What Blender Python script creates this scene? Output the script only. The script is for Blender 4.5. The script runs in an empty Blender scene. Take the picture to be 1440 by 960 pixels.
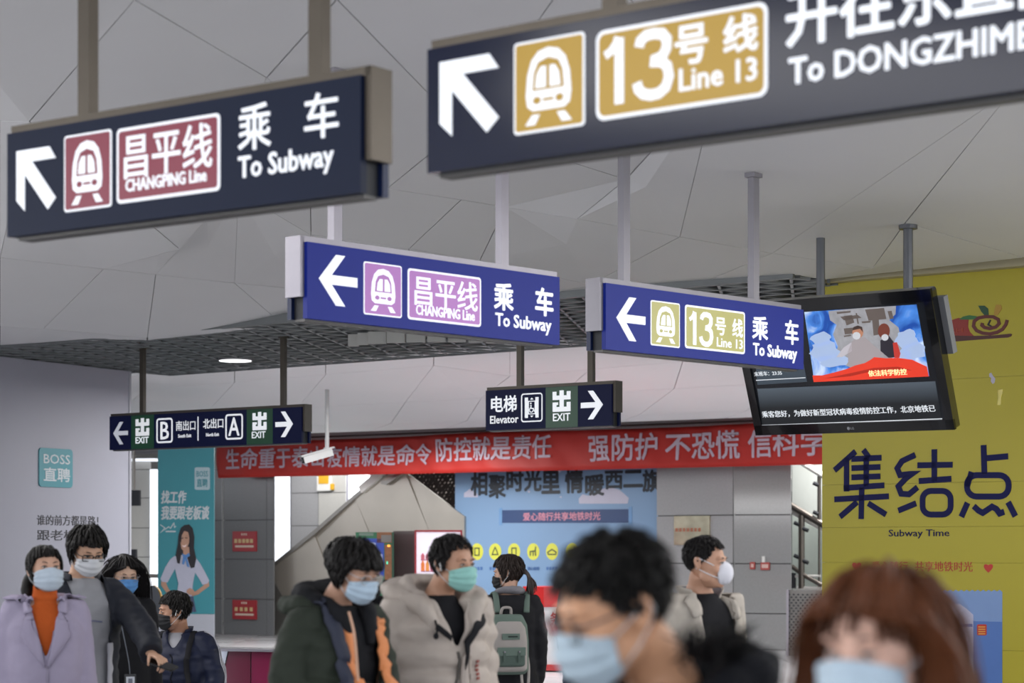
import bpy, bmesh, math, random
import numpy as np
from mathutils import Vector, Matrix, noise
from mathutils.bvhtree import BVHTree
random.seed(7); np.random.seed(7)
S = bpy.context.scene
COL = S.collection
PI = math.pi
# ------------------------------------------------------------------ camera, light, exposure
FPX = 3100.0            # focal length in pixels of the 1440 px wide frame
HOR = 775.0             # image row of the horizon
EYE = 1.6
cd = bpy.data.cameras.new('camera'); cam = bpy.data.objects.new('camera', cd); COL.objects.link(cam)
cam.location = (0, 0, EYE); cam.rotation_euler = (PI/2, 0, 0)
cd.sensor_width = 36; cd.lens = 36*FPX/1440; cd.shift_y = (HOR-480)/1440
cd.clip_start = .1; cd.clip_end = 300
cd.dof.use_dof = True; cd.dof.focus_distance = 17.0; cd.dof.aperture_fstop = 3.3
S.camera = cam
w = bpy.data.worlds.new('hall_daylight'); S.world = w; w.use_nodes = True
w.node_tree.nodes['Background'].inputs[0].default_value = (.88, .93, 1, 1)
w.node_tree.nodes['Background'].inputs[1].default_value = 2.2
S.view_settings.view_transform = 'Standard'; S.view_settings.look = 'None'
S.view_settings.gamma = 1; S.view_settings.exposure = .42; S.view_settings.use_curve_mapping = False
S.cycles.use_denoising = True
S.cycles.max_bounces = 6; S.cycles.diffuse_bounces = 3; S.cycles.glossy_bounces = 3; S.cycles.transmission_bounces = 4
def area(name, loc, size, power, rot=(0,0,0), color=(1,.985,.97)):
    l = bpy.data.lights.new(name, 'AREA'); l.shape = 'RECTANGLE'; l.size = size[0]; l.size_y = size[1]
    l.energy = power; l.color = color
    o = bpy.data.objects.new(name, l); COL.objects.link(o); o.location = loc; o.rotation_euler = rot
    return o
# added upward area lights, out of view at both sides, to brighten the ceiling
area('uplight_fill', (-9.5, 16, 2.9), (1, 24), 520, (math.radians(180), math.radians(35), 0))
area('uplight_fill', (10, 12, 2.9), (1, 18), 430, (math.radians(180), math.radians(-35), 0))
# area lights in place of the hall's unseen ceiling lamps
area('ceiling_area_light', (-3.5, 3, 3.95), (1.2, 6), 110, (0, math.radians(-12), 0))
area('ceiling_area_light', (4.5, 4, 3.95), (1.2, 6), 90)
area('ceiling_area_light', (-4.2, 13, 3.95), (1.0, 5), 120)
area('ceiling_area_light', (3.6, 11, 3.95), (1.0, 5), 80)
area('ceiling_area_light', (0, 29.0, 3.75), (7, 1.0), 420)
area('ceiling_area_light', (-3.2, 37.0, 3.45), (4, 1.0), 260)
area('ceiling_area_light', (4.5, 29, 3.6), (3, 1.0), 240)
area('ceiling_area_light', (6.0, 14.0, 3.85), (2, 1.5), 90)  # added to brighten the yellow wall, no fixture there
# ------------------------------------------------------------------ helpers
def lin(h):
    h = h.lstrip('#'); c = [int(h[i:i+2], 16)/255 for i in (0, 2, 4)]
    return tuple(x/12.92 if x <= .04045 else ((x+.055)/1.055)**2.4 for x in c)+(1,)
MATS = {}
def mat(name, hexc, rough=.6, metal=0., emis=0., var=.06, scale=6., bump=0., bscale=60., spec=.5, ehex=None, coat=0.):
    if name in MATS: return MATS[name]
    m = bpy.data.materials.new(name); m.use_nodes = True; nt = m.node_tree; N = nt.nodes; L = nt.links
    b = N['Principled BSDF']; c = lin(hexc)
    b.inputs['Roughness'].default_value = rough; b.inputs['Metallic'].default_value = metal
    b.inputs['Specular IOR Level'].default_value = spec; b.inputs['Coat Weight'].default_value = coat
    tc = N.new('ShaderNodeTexCoord')
    n = N.new('ShaderNodeTexNoise'); n.inputs['Scale'].default_value = scale; n.inputs['Detail'].default_value = 3
    L.new(tc.outputs['Object'], n.inputs['Vector'])
    r = N.new('ShaderNodeMix'); r.data_type = 'RGBA'
    r.inputs[6].default_value = tuple(x*(1-var) for x in c[:3])+(1,)
    r.inputs[7].default_value = tuple(min(1, x*(1+var)) for x in c[:3])+(1,)
    L.new(n.outputs['Fac'], r.inputs[0]); L.new(r.outputs[2], b.inputs['Base Color'])
    if bump:
        n2 = N.new('ShaderNodeTexNoise'); n2.inputs['Scale'].default_value = bscale; n2.inputs['Detail'].default_value = 4
        L.new(tc.outputs['Object'], n2.inputs['Vector'])
        bp = N.new('ShaderNodeBump'); bp.inputs['Strength'].default_value = bump; bp.inputs['Distance'].default_value = .01
        L.new(n2.outputs['Fac'], bp.inputs['Height']); L.new(bp.outputs['Normal'], b.inputs['Normal'])
    if emis:
        b.inputs['Emission Color'].default_value = lin(ehex or hexc); b.inputs['Emission Strength'].default_value = emis
    MATS[name] = m; return m
def tag(o, label=None, cat=None, group=None, kind=None):
    if label: o['label'] = label
    if cat: o['category'] = cat
    if group: o['group'] = group
    if kind: o['kind'] = kind
    return o
def empty(name, loc=(0, 0, 0), rz=0., parent=None):
    o = bpy.data.objects.new(name, None); COL.objects.link(o); o.location = loc; o.rotation_euler = (0, 0, rz)
    o.empty_display_size = .1
    if parent: o.parent = parent
    return o
class MB:
    def __init__(s): s.v = []; s.f = []; s.m = []
    def add(s, v, f, mi=0):
        k = len(s.v); s.v += [tuple(p) for p in v]; s.f += [tuple(i+k for i in q) for q in f]; s.m += [mi]*len(f); return s
    def box(s, x0, x1, y0, y1, z0, z1, mi=0):
        v = [(x, y, z) for x in (x0, x1) for y in (y0, y1) for z in (z0, z1)]
        return s.add(v, [(0,1,3,2), (4,6,7,5), (0,4,5,1), (2,3,7,6), (0,2,6,4), (1,5,7,3)], mi)
    def prism(s, P, y0, y1, mi=0):          # polygon in x,z; front at y0 (towards the viewer), back at y1
        a = sum(P[i][0]*P[(i+1) % len(P)][1]-P[(i+1) % len(P)][0]*P[i][1] for i in range(len(P)))
        if a < 0: P = P[::-1]
        n = len(P); v = [(p[0], y0, p[1]) for p in P]+[(p[0], y1, p[1]) for p in P]
        f = [tuple(range(n)), tuple(range(2*n-1, n-1, -1))]+[(i, i+n, (i+1) % n+n, (i+1) % n) for i in range(n)]
        return s.add(v, f, mi)
    def tube(s, path, r, n=8, mi=0, cap=True, flat=1.):
        P = [Vector(p) for p in path]; R = r if hasattr(r, '__len__') else [r]*len(P)
        up = None; rings = []
        for i, p in enumerate(P):
            t = (P[min(i+1, len(P)-1)]-P[max(i-1, 0)])
            if t.length < 1e-9: t = Vector((0, 0, 1))
            t.normalize()
            if up is None:
                up = Vector((0, 0, 1)) if abs(t.z) < .9 else Vector((0, 1, 0))
            a = t.cross(up)
            if a.length < 1e-4: a = t.orthogonal()
            a.normalize(); b = a.cross(t).normalized(); up = b
            rings.append([p+a*math.cos(q)*R[i]+b*math.sin(q)*R[i]*flat for q in [2*PI*j/n for j in range(n)]])
        v = [q for g in rings for q in g]
        f = [(i*n+j, i*n+(j+1) % n, (i+1)*n+(j+1) % n, (i+1)*n+j) for i in range(len(P)-1) for j in range(n)]
        if cap: f += [tuple(range(n-1, -1, -1)), tuple((len(P)-1)*n+j for j in range(n))]
        return s.add(v, f, mi)
    def ell(s, c, r, nu=16, nv=10, mi=0, rot=None):
        v = []; M = rot or Matrix.Identity(3)
        for i in range(nv+1):
            ph = PI*i/nv
            for j in range(nu):
                th = 2*PI*j/nu
                q = M @ Vector((r[0]*math.sin(ph)*math.cos(th), r[1]*math.sin(ph)*math.sin(th), r[2]*math.cos(ph)))
                v.append((c[0]+q.x, c[1]+q.y, c[2]+q.z))
        f = [(i*nu+j, (i+1)*nu+j, (i+1)*nu+(j+1) % nu, i*nu+(j+1) % nu) for i in range(nv) for j in range(nu)]
        return s.add(v, f, mi)
    def stroke(s, P, w, y0, y1, closed=False, mi=0, rnd=False):   # thick polyline in x,z
        P = [Vector(p) for p in P]; n = len(P)
        L = []; R = []
        for i in range(n):
            a = P[i]-P[i-1] if (i > 0 or closed) else P[1]-P[0]
            b = P[(i+1) % n]-P[i] if (i < n-1 or closed) else P[-1]-P[-2]
            a = a.normalized(); b = b.normalized(); t = (a+b)
            t = t.normalized() if t.length > 1e-3 else a
            nn = Vector((-t.y, t.x)); k = w/2/max(.5, nn.dot(Vector((-a.y, a.x))))
            L.append(P[i]+nn*k); R.append(P[i]-nn*k)
        v = [(p.x, y0, p.y) for p in L]+[(p.x, y0, p.y) for p in R]+[(p.x, y1, p.y) for p in L]+[(p.x, y1, p.y) for p in R]
        f = []
        for i in range(n if closed else n-1):
            j = (i+1) % n
            f += [(i, i+n, j+n, j), (i+2*n, j+2*n, j+3*n, i+3*n), (i, j, j+2*n, i+2*n), (i+n, i+3*n, j+3*n, j+n)]
        if not closed: f += [(0, 2*n, 3*n, n), (n-1, 2*n-1, 4*n-1, 3*n-1)]
        return s.add(v, f, mi)
    def mesh(s, name, mats, smooth=False):
        me = bpy.data.meshes.new(name); me.from_pydata(s.v, [], s.f); me.update()
        for m in (mats if isinstance(mats, (list, tuple)) else [mats]): me.materials.append(m)
        if any(s.m): me.polygons.foreach_set('material_index', s.m)
        if smooth: me.polygons.foreach_set('use_smooth', [True]*len(me.polygons))
        return me
    def build(s, name, mats, parent=None, loc=(0, 0, 0), smooth=False, fixn=True):
        me = s.mesh(name, mats, smooth)
        if fixn:
            bm = bmesh.new(); bm.from_mesh(me); bmesh.ops.recalc_face_normals(bm, faces=bm.faces); bm.to_mesh(me); bm.free()
        o = bpy.data.objects.new(name, me); COL.objects.link(o); o.location = loc
        if parent: o.parent = parent
        return o
def rr(x0, x1, z0, z1, r, n=5):
    P = []
    for cx, cz, a in ((x1-r, z1-r, 0), (x0+r, z1-r, 90), (x0+r, z0+r, 180), (x1-r, z0+r, 270)):
        for i in range(n+1):
            q = math.radians(a+90*i/n); P.append((cx+r*math.cos(q), cz+r*math.sin(q)))
    return P
def disc(cx, cz, rx, rz=None, n=24):
    rz = rz or rx
    return [(cx+rx*math.cos(2*PI*i/n), cz+rz*math.sin(2*PI*i/n)) for i in range(n)]
_T = {}
def glyphs(body, bold=.0, shear=0.):
    k = (body, bold, shear)
    if k not in _T:
        c = bpy.data.curves.new('lettering', 'FONT'); c.body = body; c.extrude = .012; c.offset = bold; c.resolution_u = 2; c.shear = shear
        o = bpy.data.objects.new('lettering', c); COL.objects.link(o)
        dg = bpy.context.evaluated_depsgraph_get(); me = bpy.data.meshes.new_from_object(o.evaluated_get(dg))
        n = len(me.vertices); a = np.empty(n*3); me.vertices.foreach_get('co', a); a = a.reshape(-1, 3)
        f = [tuple(p.vertices) for p in me.polygons]
        bpy.data.objects.remove(o); bpy.data.curves.remove(c); bpy.data.meshes.remove(me)
        _T[k] = (a, f)
    return _T[k]
def text(parent, body, x0, x1, z0, z1, y, m, bold=.02, shear=0., name='lettering', th=.004, aspect=None):
    a, f = glyphs(body, 0, shear)
    mn = a.min(0); mx = a.max(0); d = mx-mn
    v = np.empty_like(a)
    v[:, 0] = x0+(a[:, 0]-mn[0])/d[0]*(x1-x0)
    v[:, 2] = z0+(a[:, 1]-mn[1])/d[1]*(z1-z0)
    v[:, 1] = y-th*(a[:, 2]-mn[2])/d[2]
    b = MB(); b.add(v.tolist(), f)
    if bold > 0:                          # heavier weight: the strokes are thickened by shifted copies
        r_ = bold*.85*min((z1-z0)/max(d[1], .5), (x1-x0)/d[0]*1.0)*1.0
        for k_ in range(8):
            w_ = v.copy(); w_[:, 0] += r_*math.cos(k_*PI/4); w_[:, 2] += r_*math.sin(k_*PI/4); w_[:, 1] += .00008*(k_+1)
            b.add(w_.tolist(), f)
    return b.build(name, m, parent, fixn=False)
def P3(px, py, d): return Vector(((px-720)/FPX*d, d, EYE+(HOR-py)/FPX*d))
def PH(px, py, H):                       # the point at height H seen at this pixel
    return P3(px, py, (H-EYE)*FPX/(HOR-py))
class Face:
    """A vertical plane: left end seen at column px at depth d, running at `yaw` degrees (positive = away to the right)."""
    def __init__(s, px, d, yaw):
        s.o = Vector(((px-720)/FPX*d, d)); a = math.radians(yaw); s.u = Vector((math.cos(a), math.sin(a))); s.rz = a
    def s_(s, px):
        k = (px-720)/FPX                 # x = k*y
        return (k*s.o.y-s.o.x)/(s.u.x-k*s.u.y)
    def p(s, px, py, z0=0.):
        t = s.s_(px); d = s.o.y+t*s.u.y
        return (t, EYE+(HOR-py)/FPX*d-z0)
    def P(s, pts, z0=0.): return [s.p(x, y, z0) for x, y in pts]
    def rect(s, x0, yt, yb, x1, z0=0.):
        a = s.p(x0, yt, z0); b = s.p(x0, yb, z0)
        return a[0], s.s_(x1), b[1], a[1]
    def root(s, name, z=0.): return empty(name, (s.o.x, s.o.y, z), s.rz)
    def pos(s, t, off=0., z=0.):         # off: towards the back
        return Vector((s.o.x+s.u.x*t-s.u.y*off, s.o.y+s.u.y*t+s.u.x*off, z))
# ------------------------------------------------------------------ setting materials
M_ceil = mat('painted_ceiling_board', '#dcdde0', .62, var=.03, scale=.8)
M_ceilb = mat('ceiling_void', '#26262a', .9)
M_grille = mat('dark_grille', '#6c7072', .45, metal=.4, var=.15)
M_black = mat('void_black', '#15171a', .9)
M_steel = mat('brushed_steel', '#8d8a86', .38, metal=.85, var=.12, scale=14, bump=.1, bscale=30)
M_steel2 = mat('bright_steel', '#8f8c94', .4, metal=.6, var=.1, scale=9)
M_dark = mat('dark_recess', '#1a1d24', .6)
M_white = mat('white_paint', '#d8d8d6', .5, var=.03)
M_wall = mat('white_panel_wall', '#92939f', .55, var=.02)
# floor with tile joints
M_floor = mat('floor_stone', '#a2a2a5', .22, var=.1, scale=3)
nt = M_floor.node_tree; br = nt.nodes.new('ShaderNodeTexBrick'); br.offset = 0
br.inputs['Scale'].default_value = 1; br.inputs['Brick Width'].default_value = .8; br.inputs['Row Height'].default_value = .8; br.inputs['Mortar Size'].default_value = .006
br.inputs['Color1'].default_value = lin('#a6a5a8'); br.inputs['Color2'].default_value = lin('#979699'); br.inputs['Mortar'].default_value = lin('#6c6866')
g = nt.nodes.new('ShaderNodeTexCoord'); nt.links.new(g.outputs['Object'], br.inputs['Vector'])
nt.links.new(br.outputs['Color'], nt.nodes['Principled BSDF'].inputs['Base Color'])
o = MB().box(-22, 22, -10, 52, -.1, 0).build('floor', M_floor); tag(o, kind='structure')
# ------------------------------------------------------------------ ceiling of folded white boards
ceil = empty('ceiling'); tag(ceil, kind='structure')
CV = dict(  # name: (column, row, height)
  a0=(-160,150,4.2), a1=(0,170,4.2), b0=(-160,352,4.2), b1=(0,362,4.2), b2=(61,369,4.2), b3=(146,378,4.2), b4=(219,386,4.2), b5=(330,398,4.2), b6=(437,408,4.2),
  c0=(-160,444,3.94), c1=(0,458,3.94), c2=(61,462,3.94), c3=(207,475,3.94), c4=(400,458,4.03), c5=(575,445,4.03), c6=(700,432,4.04),
  d0=(-160,505,4.05), d1=(0,493,4.05), d2=(207,480,4.05), d5=(480,455,4.05), d6=(700,434,4.05), d7=(830,421,4.05), d8=(960,409,4.05), d9=(1160,392,4.05),
  e0=(436,252,4.2), e1=(544,265,4.2), e2=(649,281,4.2), e3=(711,291,4.2), e4=(812,308,4.09), e5=(956,333,4.06), e6=(1086,356,4.03), e7=(1227,377,3.98),
  f2=(575,350,4.08), f3=(674,367,4.07), f4=(830,400,4.06), f1=(437,330,4.12),
  g1=(1274,313,4.02), g2=(1425,125,4.08), g3=(1620,-150,4.12),
  t0=(-160,-60,4.17), t1=(41,171,4.17), t2=(189,0,4.17), t2b=(260,-80,4.17), t3=(375,109,4.17), t4=(474,0,4.17), t4b=(560,-90,4.17), t5=(253,350,4.13), t6=(292,306,4.15), t6b=(335,270,4.16),
  u1=(650,180,4.2), u2=(880,252,4.17), u2b=(1010,110,4.14), u3=(1160,-40,4.17), u3b=(1280,70,4.12), u4=(820,-60,4.18),
  h1=(1440,362,3.99), h2=(1620,345,3.99), h3=(1620,100,4.06), h4=(1160,393,4.02))
CP = {k: PH(*v) for k, v in CV.items()}
for k, dz in (('u3', .1),): CP[k] = CP[k]
panels = ['a1 b1 t1', 'a0 b0 b1 a1', 'a0 a1 t1 t2 t0', 'b1 b2 b3 t5 t1', 'b3 b4 t6 t5', 'b4 b5 t6b t6', 't1 t5 t6 t3 t2', 't6 t6b e0 e1 t3', 't2 t3 t4 t2b', 't3 e1 u1 t4', 't4 u1 u4 t4b', 't2 t4 t4b t2b',
  'b0 c0 c1 b1', 'b1 c1 c2 b3 b2', 'b3 c2 c3 b4', 'b4 c3 c4 b5', 'b5 c4 b6', 'c4 c5 f1 b6', 'c0 d0 d1 c1', 'c1 d1 d2 c3 c2', 'c3 d2 d5 c4', 'c4 d5 c5',
  'b5 b6 f1 t6b', 't6b f1 e0', 'e0 f1 f2 e2 e1', 'f1 c5 f2', 'e2 f2 f3 e3', 'f2 c5 c6 f3', 'c5 d5 d6 c6', 'e3 f3 f4 e5 e4', 'f3 c6 f4', 'c6 d6 d7 f4', 'f4 d7 d8 e6 e5',
  'e6 d8 d9 h4 e7', 'e1 e2 e3 u2 u1', 'e3 e4 u2', 'e4 e5 u2b u2', 'e5 e6 g2 u3b u2b', 'e6 e7 g1 g2', 'u1 u2 u2b u4', 'u2b u3b u3 u4', 'u3b g2 g3 u3', 'e7 h4 h1 g1', 'g1 h1 h3 g2', 'g2 h3 g3', 'h1 h2 h3']
backing = MB(); allp = MB()
for spec in panels:
    P = [CP[k] for k in spec.split()]; c = sum(P, Vector())/len(P)
    Q = []
    for p in P:                          # a narrow recessed joint is left between boards
        dv = c-p; dv.normalize(); Q.append(p+dv*.010)
    n = len(P); b = MB()
    b.add([tuple(c)]+[tuple(q) for q in Q]+[tuple(q+Vector((0, 0, .03))) for q in Q],
          [(0, 1+i, 1+(i+1) % n) for i in range(n)]+[(1+i, 1+n+i, 1+n+(i+1) % n, 1+(i+1) % n) for i in range(n)])
    b.build('ceiling_board', M_ceil, ceil)
    allp.add([tuple(c)]+[tuple(q) for q in P], [(0, 1+i, 1+(i+1) % n) for i in range(n)])
    backing.add([tuple(c+Vector((0, 0, .035)))]+[tuple(q+Vector((0, 0, .035))) for q in P], [(0, 1+i, 1+(i+1) % n) for i in range(n)])
backing.build('ceiling_joint_backing', M_ceilb, ceil)
# far ceiling behind the grille
FV = {}
cols = [-420, -150, 60, 202, 330, 458, 610, 717, 830, 960, 1110, 1300]
def far(px, row):
    e = 527-(px-240)*.0845 if px > 240 else 527-(240-px)*-.09
    bt = 619-(px-305)*.036; H = [4.02, 4.0, 3.80, 3.62, 3.57][row]; y = [e-4, e+(18 if px < 700 else 42), e+(bt-e)*.62, bt-13, bt-2][row]
    off = [0, 0, 40*(1 if px < 900 else .3), 60, 90][row]
    return P3(px-off, y, (H-EYE)*FPX/(HOR-y))
for r in range(4):
    for i in range(len(cols)-1):
        P = [far(cols[i], r), far(cols[i], r+1), far(cols[i+1], r+1), far(cols[i+1], r)]
        c = sum(P, Vector())/4; Q = [p+(c-p).normalized()*.008 for p in P]
        b = MB().add([tuple(c)]+[tuple(q) for q in Q]+[tuple(q+Vector((0, 0, .03))) for q in Q],
            [(0, 1+k, 1+(k+1) % 4) for k in range(4)]+[(1+k, 5+k, 5+(k+1) % 4, 1+(k+1) % 4) for k in range(4)])
        b.build('ceiling_board', M_ceil, ceil)
        allp.add([tuple(q) for q in P], [(0, 1, 2, 3)])
# overhead part of the ceiling, above and behind the viewer, and the slab over everything
MB().box(-14, 14, -8, 8.2, 4.4, 4.5).build('ceiling_board', M_ceil, ceil)
for x_ in (-14, -7, 0, 7):
    for y_ in (8, 14.5, 21): MB().box(x_+.01, x_+6.99, y_+.01, y_+6.49, 4.24, 4.29).build('ceiling_board', M_ceil, ceil)
MB().box(-22, 22, -8, 50.3, 5.0, 5.1).build('roof_slab', M_ceilb, ceil)
bvh_ceil = BVHTree.FromPolygons([Vector(v) for v in allp.v], allp.f)
def ceil_z(x, y, default=4.03):
    h = bvh_ceil.ray_cast(Vector((x, y, 3.2)), Vector((0, 0, 1)))
    return h[0].z if h[0] else default
# ------------------------------------------------------------------ dark open grille strip
GA = math.radians(-38.0); gl = PH(240, 527, 4.0)       # far left corner of the strip
gu = Vector((math.cos(GA), math.sin(GA), 0)); gw = Vector((math.sin(GA), -math.cos(GA), 0))   # gw points to the viewer's side
grille = empty('ceiling_grille', gl-Vector((0, 0, 0)), GA); tag(grille, 'dark open cell metal grille running diagonally across the white ceiling', 'grille')
GL, GWD = 12.2, 4.05
M_bar = [M_grille]
def bar(L_): return MB().box(-L_/2, L_/2, -.014, .014, 0, .09).mesh('grille_bar', M_grille)
meshes = {}
def put_bar(x0, y0, x1, y1, dz=0.):
    L_ = round(math.hypot(x1-x0, y1-y0), 1)
    if L_ < .15: return
    if L_ not in meshes: meshes[L_] = bar(L_)
    o = bpy.data.objects.new('grille_bar', meshes[L_]); COL.objects.link(o); o.parent = grille
    o.location = ((x0+x1)/2, (y0+y1)/2, dz); o.rotation_euler = (0, 0, math.atan2(y1-y0, x1-x0))
st = .38; hh = st*.866
k = 0; y = 0.
while y > -GWD-.01:
    put_bar(0, y, GL, y); y -= hh
for sgn in (1, -1):
    x = -GWD/math.tan(PI/3)
    while x < GL+GWD/math.tan(PI/3):
        # line from (x,0) to (x+sgn*GWD*cot60, -GWD), clipped to the strip
        xa, xb = x, x+sgn*GWD/math.tan(PI/3); ya, yb = 0., -GWD
        def clip(xa, ya, xb, yb):
            for lim, s_ in ((0, 1), (GL, -1)):
                fa, fb = (xa-lim)*s_, (xb-lim)*s_
                if fa < 0 and fb < 0: return None
                if fa < 0: t = fa/(fa-fb); xa, ya = xa+(xb-xa)*t, ya+(yb-ya)*t
                elif fb < 0: t = fb/(fb-fa); xb, yb = xb+(xa-xb)*t, yb+(ya-yb)*t
            return xa, ya, xb, yb
        c = clip(xa, ya, xb, yb)
        if c: put_bar(c[0], c[1], c[2], c[3], .004*sgn)
        x += st
fr = MB()
fr.box(0, GL, 0, .03, -.01, .09).box(0, GL, -GWD-.03, -GWD, -.01, .09).box(-.03, 0, -GWD-.03, .03, -.01, .09)
fr.build('grille_frame', M_grille, grille)
MB().box(-.03, GL, -GWD-.03, .03, .30, .34).build('void_plate', mat('grille_void', '#2b2d30', .8, var=.2, scale=2), grille)
for i in range(6):                          # cable trays above the grille
    MB().box(.4+i*1.9, 1.3+i*1.9, -GWD+.3, -.4, .16, .20).build('tray', mat('galvanised_tray', '#5b5e60', .5, metal=.4), grille)
lt = PH(331, 507, 3.985)
rootl = empty('round_ceiling_light', lt); tag(rootl, 'round white light set in the dark ceiling grille', 'ceiling light')
b = MB(); b.tube([(0, 0, 0), (0, 0, .05)], .215, 32); b.build('lamp_ring', M_steel2, rootl)
b = MB(); b.tube([(0, 0, -.006), (0, 0, .0)], .20, 32); b.build('lamp_diffuser', mat('lamp_glow', '#ffffff', emis=1.3), rootl)
# row of grey duct panels hung at the grille's near edge
duct = empty('duct_box'); tag(duct, 'grey ribbed duct box hung below the dark ceiling grille', 'duct')
F = Face(462, PH(462, 470, 3.9).y, -8)
px = [462, 480, 498, 527, 556, 586, 615, 643, 666, 690, 718]
for i in range(len(px)-1):
    a, b_ = F.s_(px[i]), F.s_(px[i+1]); bow = .9*(1-((i-4.5)/5)**2)
    p0 = F.pos(a+.012, 1.0-bow*.5, 3.86); p1 = F.pos(b_-.012, 1.0-bow*.5, 3.86)
    b = MB(); t = Vector((0, 0, .13)); n_ = Vector((F.u.y, -F.u.x, 0))*-.05
    b.add([p0, p1, p1+t, p0+t, p0+n_, p1+n_, p1+t+n_, p0+t+n_], [(0, 1, 2, 3), (4, 7, 6, 5), (0, 4, 5, 1), (3, 2, 6, 7), (0, 3, 7, 4), (1, 5, 6, 2)])
    b.build('panel', mat('duct_grey', '#b0b0ad', .6), duct)
q0 = F.pos(F.s_(462), 1.02, 3.93); q1 = F.pos(F.s_(718), 1.02, 3.93)
MB().tube([q0, q1], .03, 6).build('rail', M_grille, duct)
# ------------------------------------------------------------------ walls
def wall(name, px0, d0, yaw, L_, h, m, th=.3):
    F = Face(px0, d0, yaw); r = F.root(name); r['kind'] = 'structure'
    o = MB().box(0, L_, 0, th, 0, h).build('wall_panel', m, r)
    return F, r
# back wall closing the hall
o = MB().box(-22, 22, 50, 50.3, 0, 5.6).build('wall_back', mat('pale_far_wall', '#b4b4b0', .6)); tag(o, kind='structure')
o = MB().box(-22, -21.7, -10, 50, 0, 3.0).build('wall_left', M_wall); tag(o, kind='structure')
o = MB().box(21.7, 22, -10, 50, 0, 3.0).build('wall_right', M_wall); tag(o, kind='structure')
# left partition wall: right end seen at column 183
FL_d = 29.3; yawL = 62
a = math.radians(yawL); pr = P3(183, 700, FL_d); Lw = 9.0
pl = Vector((pr.x-math.cos(a)*Lw, pr.y-math.sin(a)*Lw, 0))
FL = Face(720+pl.x/pl.y*FPX, pl.y, yawL); rt = FL.root('wall_partition'); rt['kind'] = 'structure'
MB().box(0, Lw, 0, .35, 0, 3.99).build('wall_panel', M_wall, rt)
MB().box(Lw-.03, Lw+.012, -.012, .36, 0, 3.99).build('edge_trim', mat('trim_grey', '#9a9ba3', .4), rt)
M_teal = mat('teal_print', '#34818d', .5, var=.03); M_ink = mat('black_print', '#26262c', .6)
M_wprint = mat('white_print', '#b8bfc4', .5)
q = FL.rect(54, 629, 684, 101)
lg = FL.root('wall_logo'); tag(lg, 'teal square logo panel with white letters on white partition wall', 'sign')
MB().prism(rr(q[0], q[1], q[2], q[3], .05), -.014, 0).build('logo_plate', M_teal, lg)
q = FL.rect(60, 638, 651, 97); text(lg, 'BOSS', *q, -.014, M_wprint, .01)
q = FL.rect(60, 657, 676, 97); text(lg, '直聘', *q, -.014, M_wprint, .02)
lg = FL.root('wall_lettering'); tag(lg, 'two lines of dark lettering printed on white partition wall', 'sign')
q = FL.rect(52, 723.5, 738, 138); text(lg, '谁的前方都是路！', *q, -.001, M_ink, .005)
q = FL.rect(52, 744.5, 759.5, 131); text(lg, '跟老板谈！', *q, -.001, M_ink, .005)
# yellow wall on the right
FY = Face(1156, 20.0, -37.6); ry = FY.root('wall_yellow'); ry['kind'] = 'structure'
M_yel = mat('yellow_print_wall', '#aca022', .45, var=.07, scale=.7)
LY = 7.5; HY = 4.02
n = 5                                        # printed boards with fine joints, as the wall shows
zs = [0, .75, 1.5, 1.815, 2.2, 3.1, HY]
for i in range(len(zs)-1):
    for j in range(3):
        MB().box(j*LY/3+.001, (j+1)*LY/3-.001, 0, .05, zs[i]+.001, zs[i+1]-.001).build('wall_panel', M_yel, ry)
MB().box(0, LY, .052, 2.6, 0, HY).build('wall_core', mat('yellow_wall_side', '#a89c2e', .5), ry)
MB().box(-.1, LY+.2, -.12, 2.7, HY, HY+.12).build('cornice', mat('cream_beam', '#b5ad8f', .6), ry)
M_navy = mat('navy_print', '#14174a', .6, spec=.2); M_redp = mat('red_print', '#b5402c', .5)
def artroot(F, name, label, cat): r = F.root(name); tag(r, label, cat); return r
def c2(k, ox, oy, pts): return [(ox+x/k, oy+y/k) for x, y in pts]
t = artroot(FY, 'wall_title', 'large navy hand-drawn title characters on yellow wall', 'sign')
K = (2.527, 1140, 580)
ji = [[(85,205),(160,138)], [(128,160),(128,280)], [(188,132),(208,160)], [(146,165),(252,160)], [(146,197),(248,193)], [(146,230),(248,226)],
      [(118,268),(262,258)], [(198,160),(198,262)], [(85,308),(278,297)], [(182,266),(180,378)], [(165,318),(105,370)], [(205,322),(268,362)]]
jie = [[(372,150),(325,172),(308,198),(318,222),(352,218),(375,213),(340,232),(312,262),(322,288),(350,290),(380,265)], [(312,348),(375,322)],
       [(380,187),(505,185)], [(440,130),(440,245)], [(385,243),(500,235)]]
dian = [[(615,115),(618,218)], [(622,162),(702,155)], [(558,320),(536,370)], [(580,332),(597,348),(612,356),(630,344),(645,334),(660,342),(672,358),(688,352)], [(702,318),(728,368)],
        ]
def strokes(root, S_, wpx, closed=()):
    for s_ in S_:
        b = MB(); b.stroke(FY.P(c2(*K, s_)), wpx, -.006, 0); b.build('stroke', M_navy, root)
strokes(t, ji+jie+dian, .052)
for box in [(398,498,278,362,30), (556,704,222,298,34)]:
    P = rr(box[0], box[1], box[2], box[3], box[4]); b = MB(); b.stroke(FY.P(c2(*K, P)), .052, -.006, 0, closed=True); b.build('stroke', M_navy, t)
b = MB(); b.stroke(FY.P(c2(*K, [(572,210),(557,262)])), .05, -.006, 0); b.build('stroke', M_navy, t)
t = artroot(FY, 'wall_subtitle', 'small navy english line below large title on yellow wall', 'sign')
text(t, 'Subway Time', *FY.rect(1250, 744.5, 757, 1335), -.001, M_navy, .005)
t = artroot(FY, 'wall_slogan', 'small red slogan between two hearts on yellow wall', 'sign')
text(t, '爱心随行', *FY.rect(1226, 789, 803, 1277), -.001, M_redp, .0)
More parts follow.
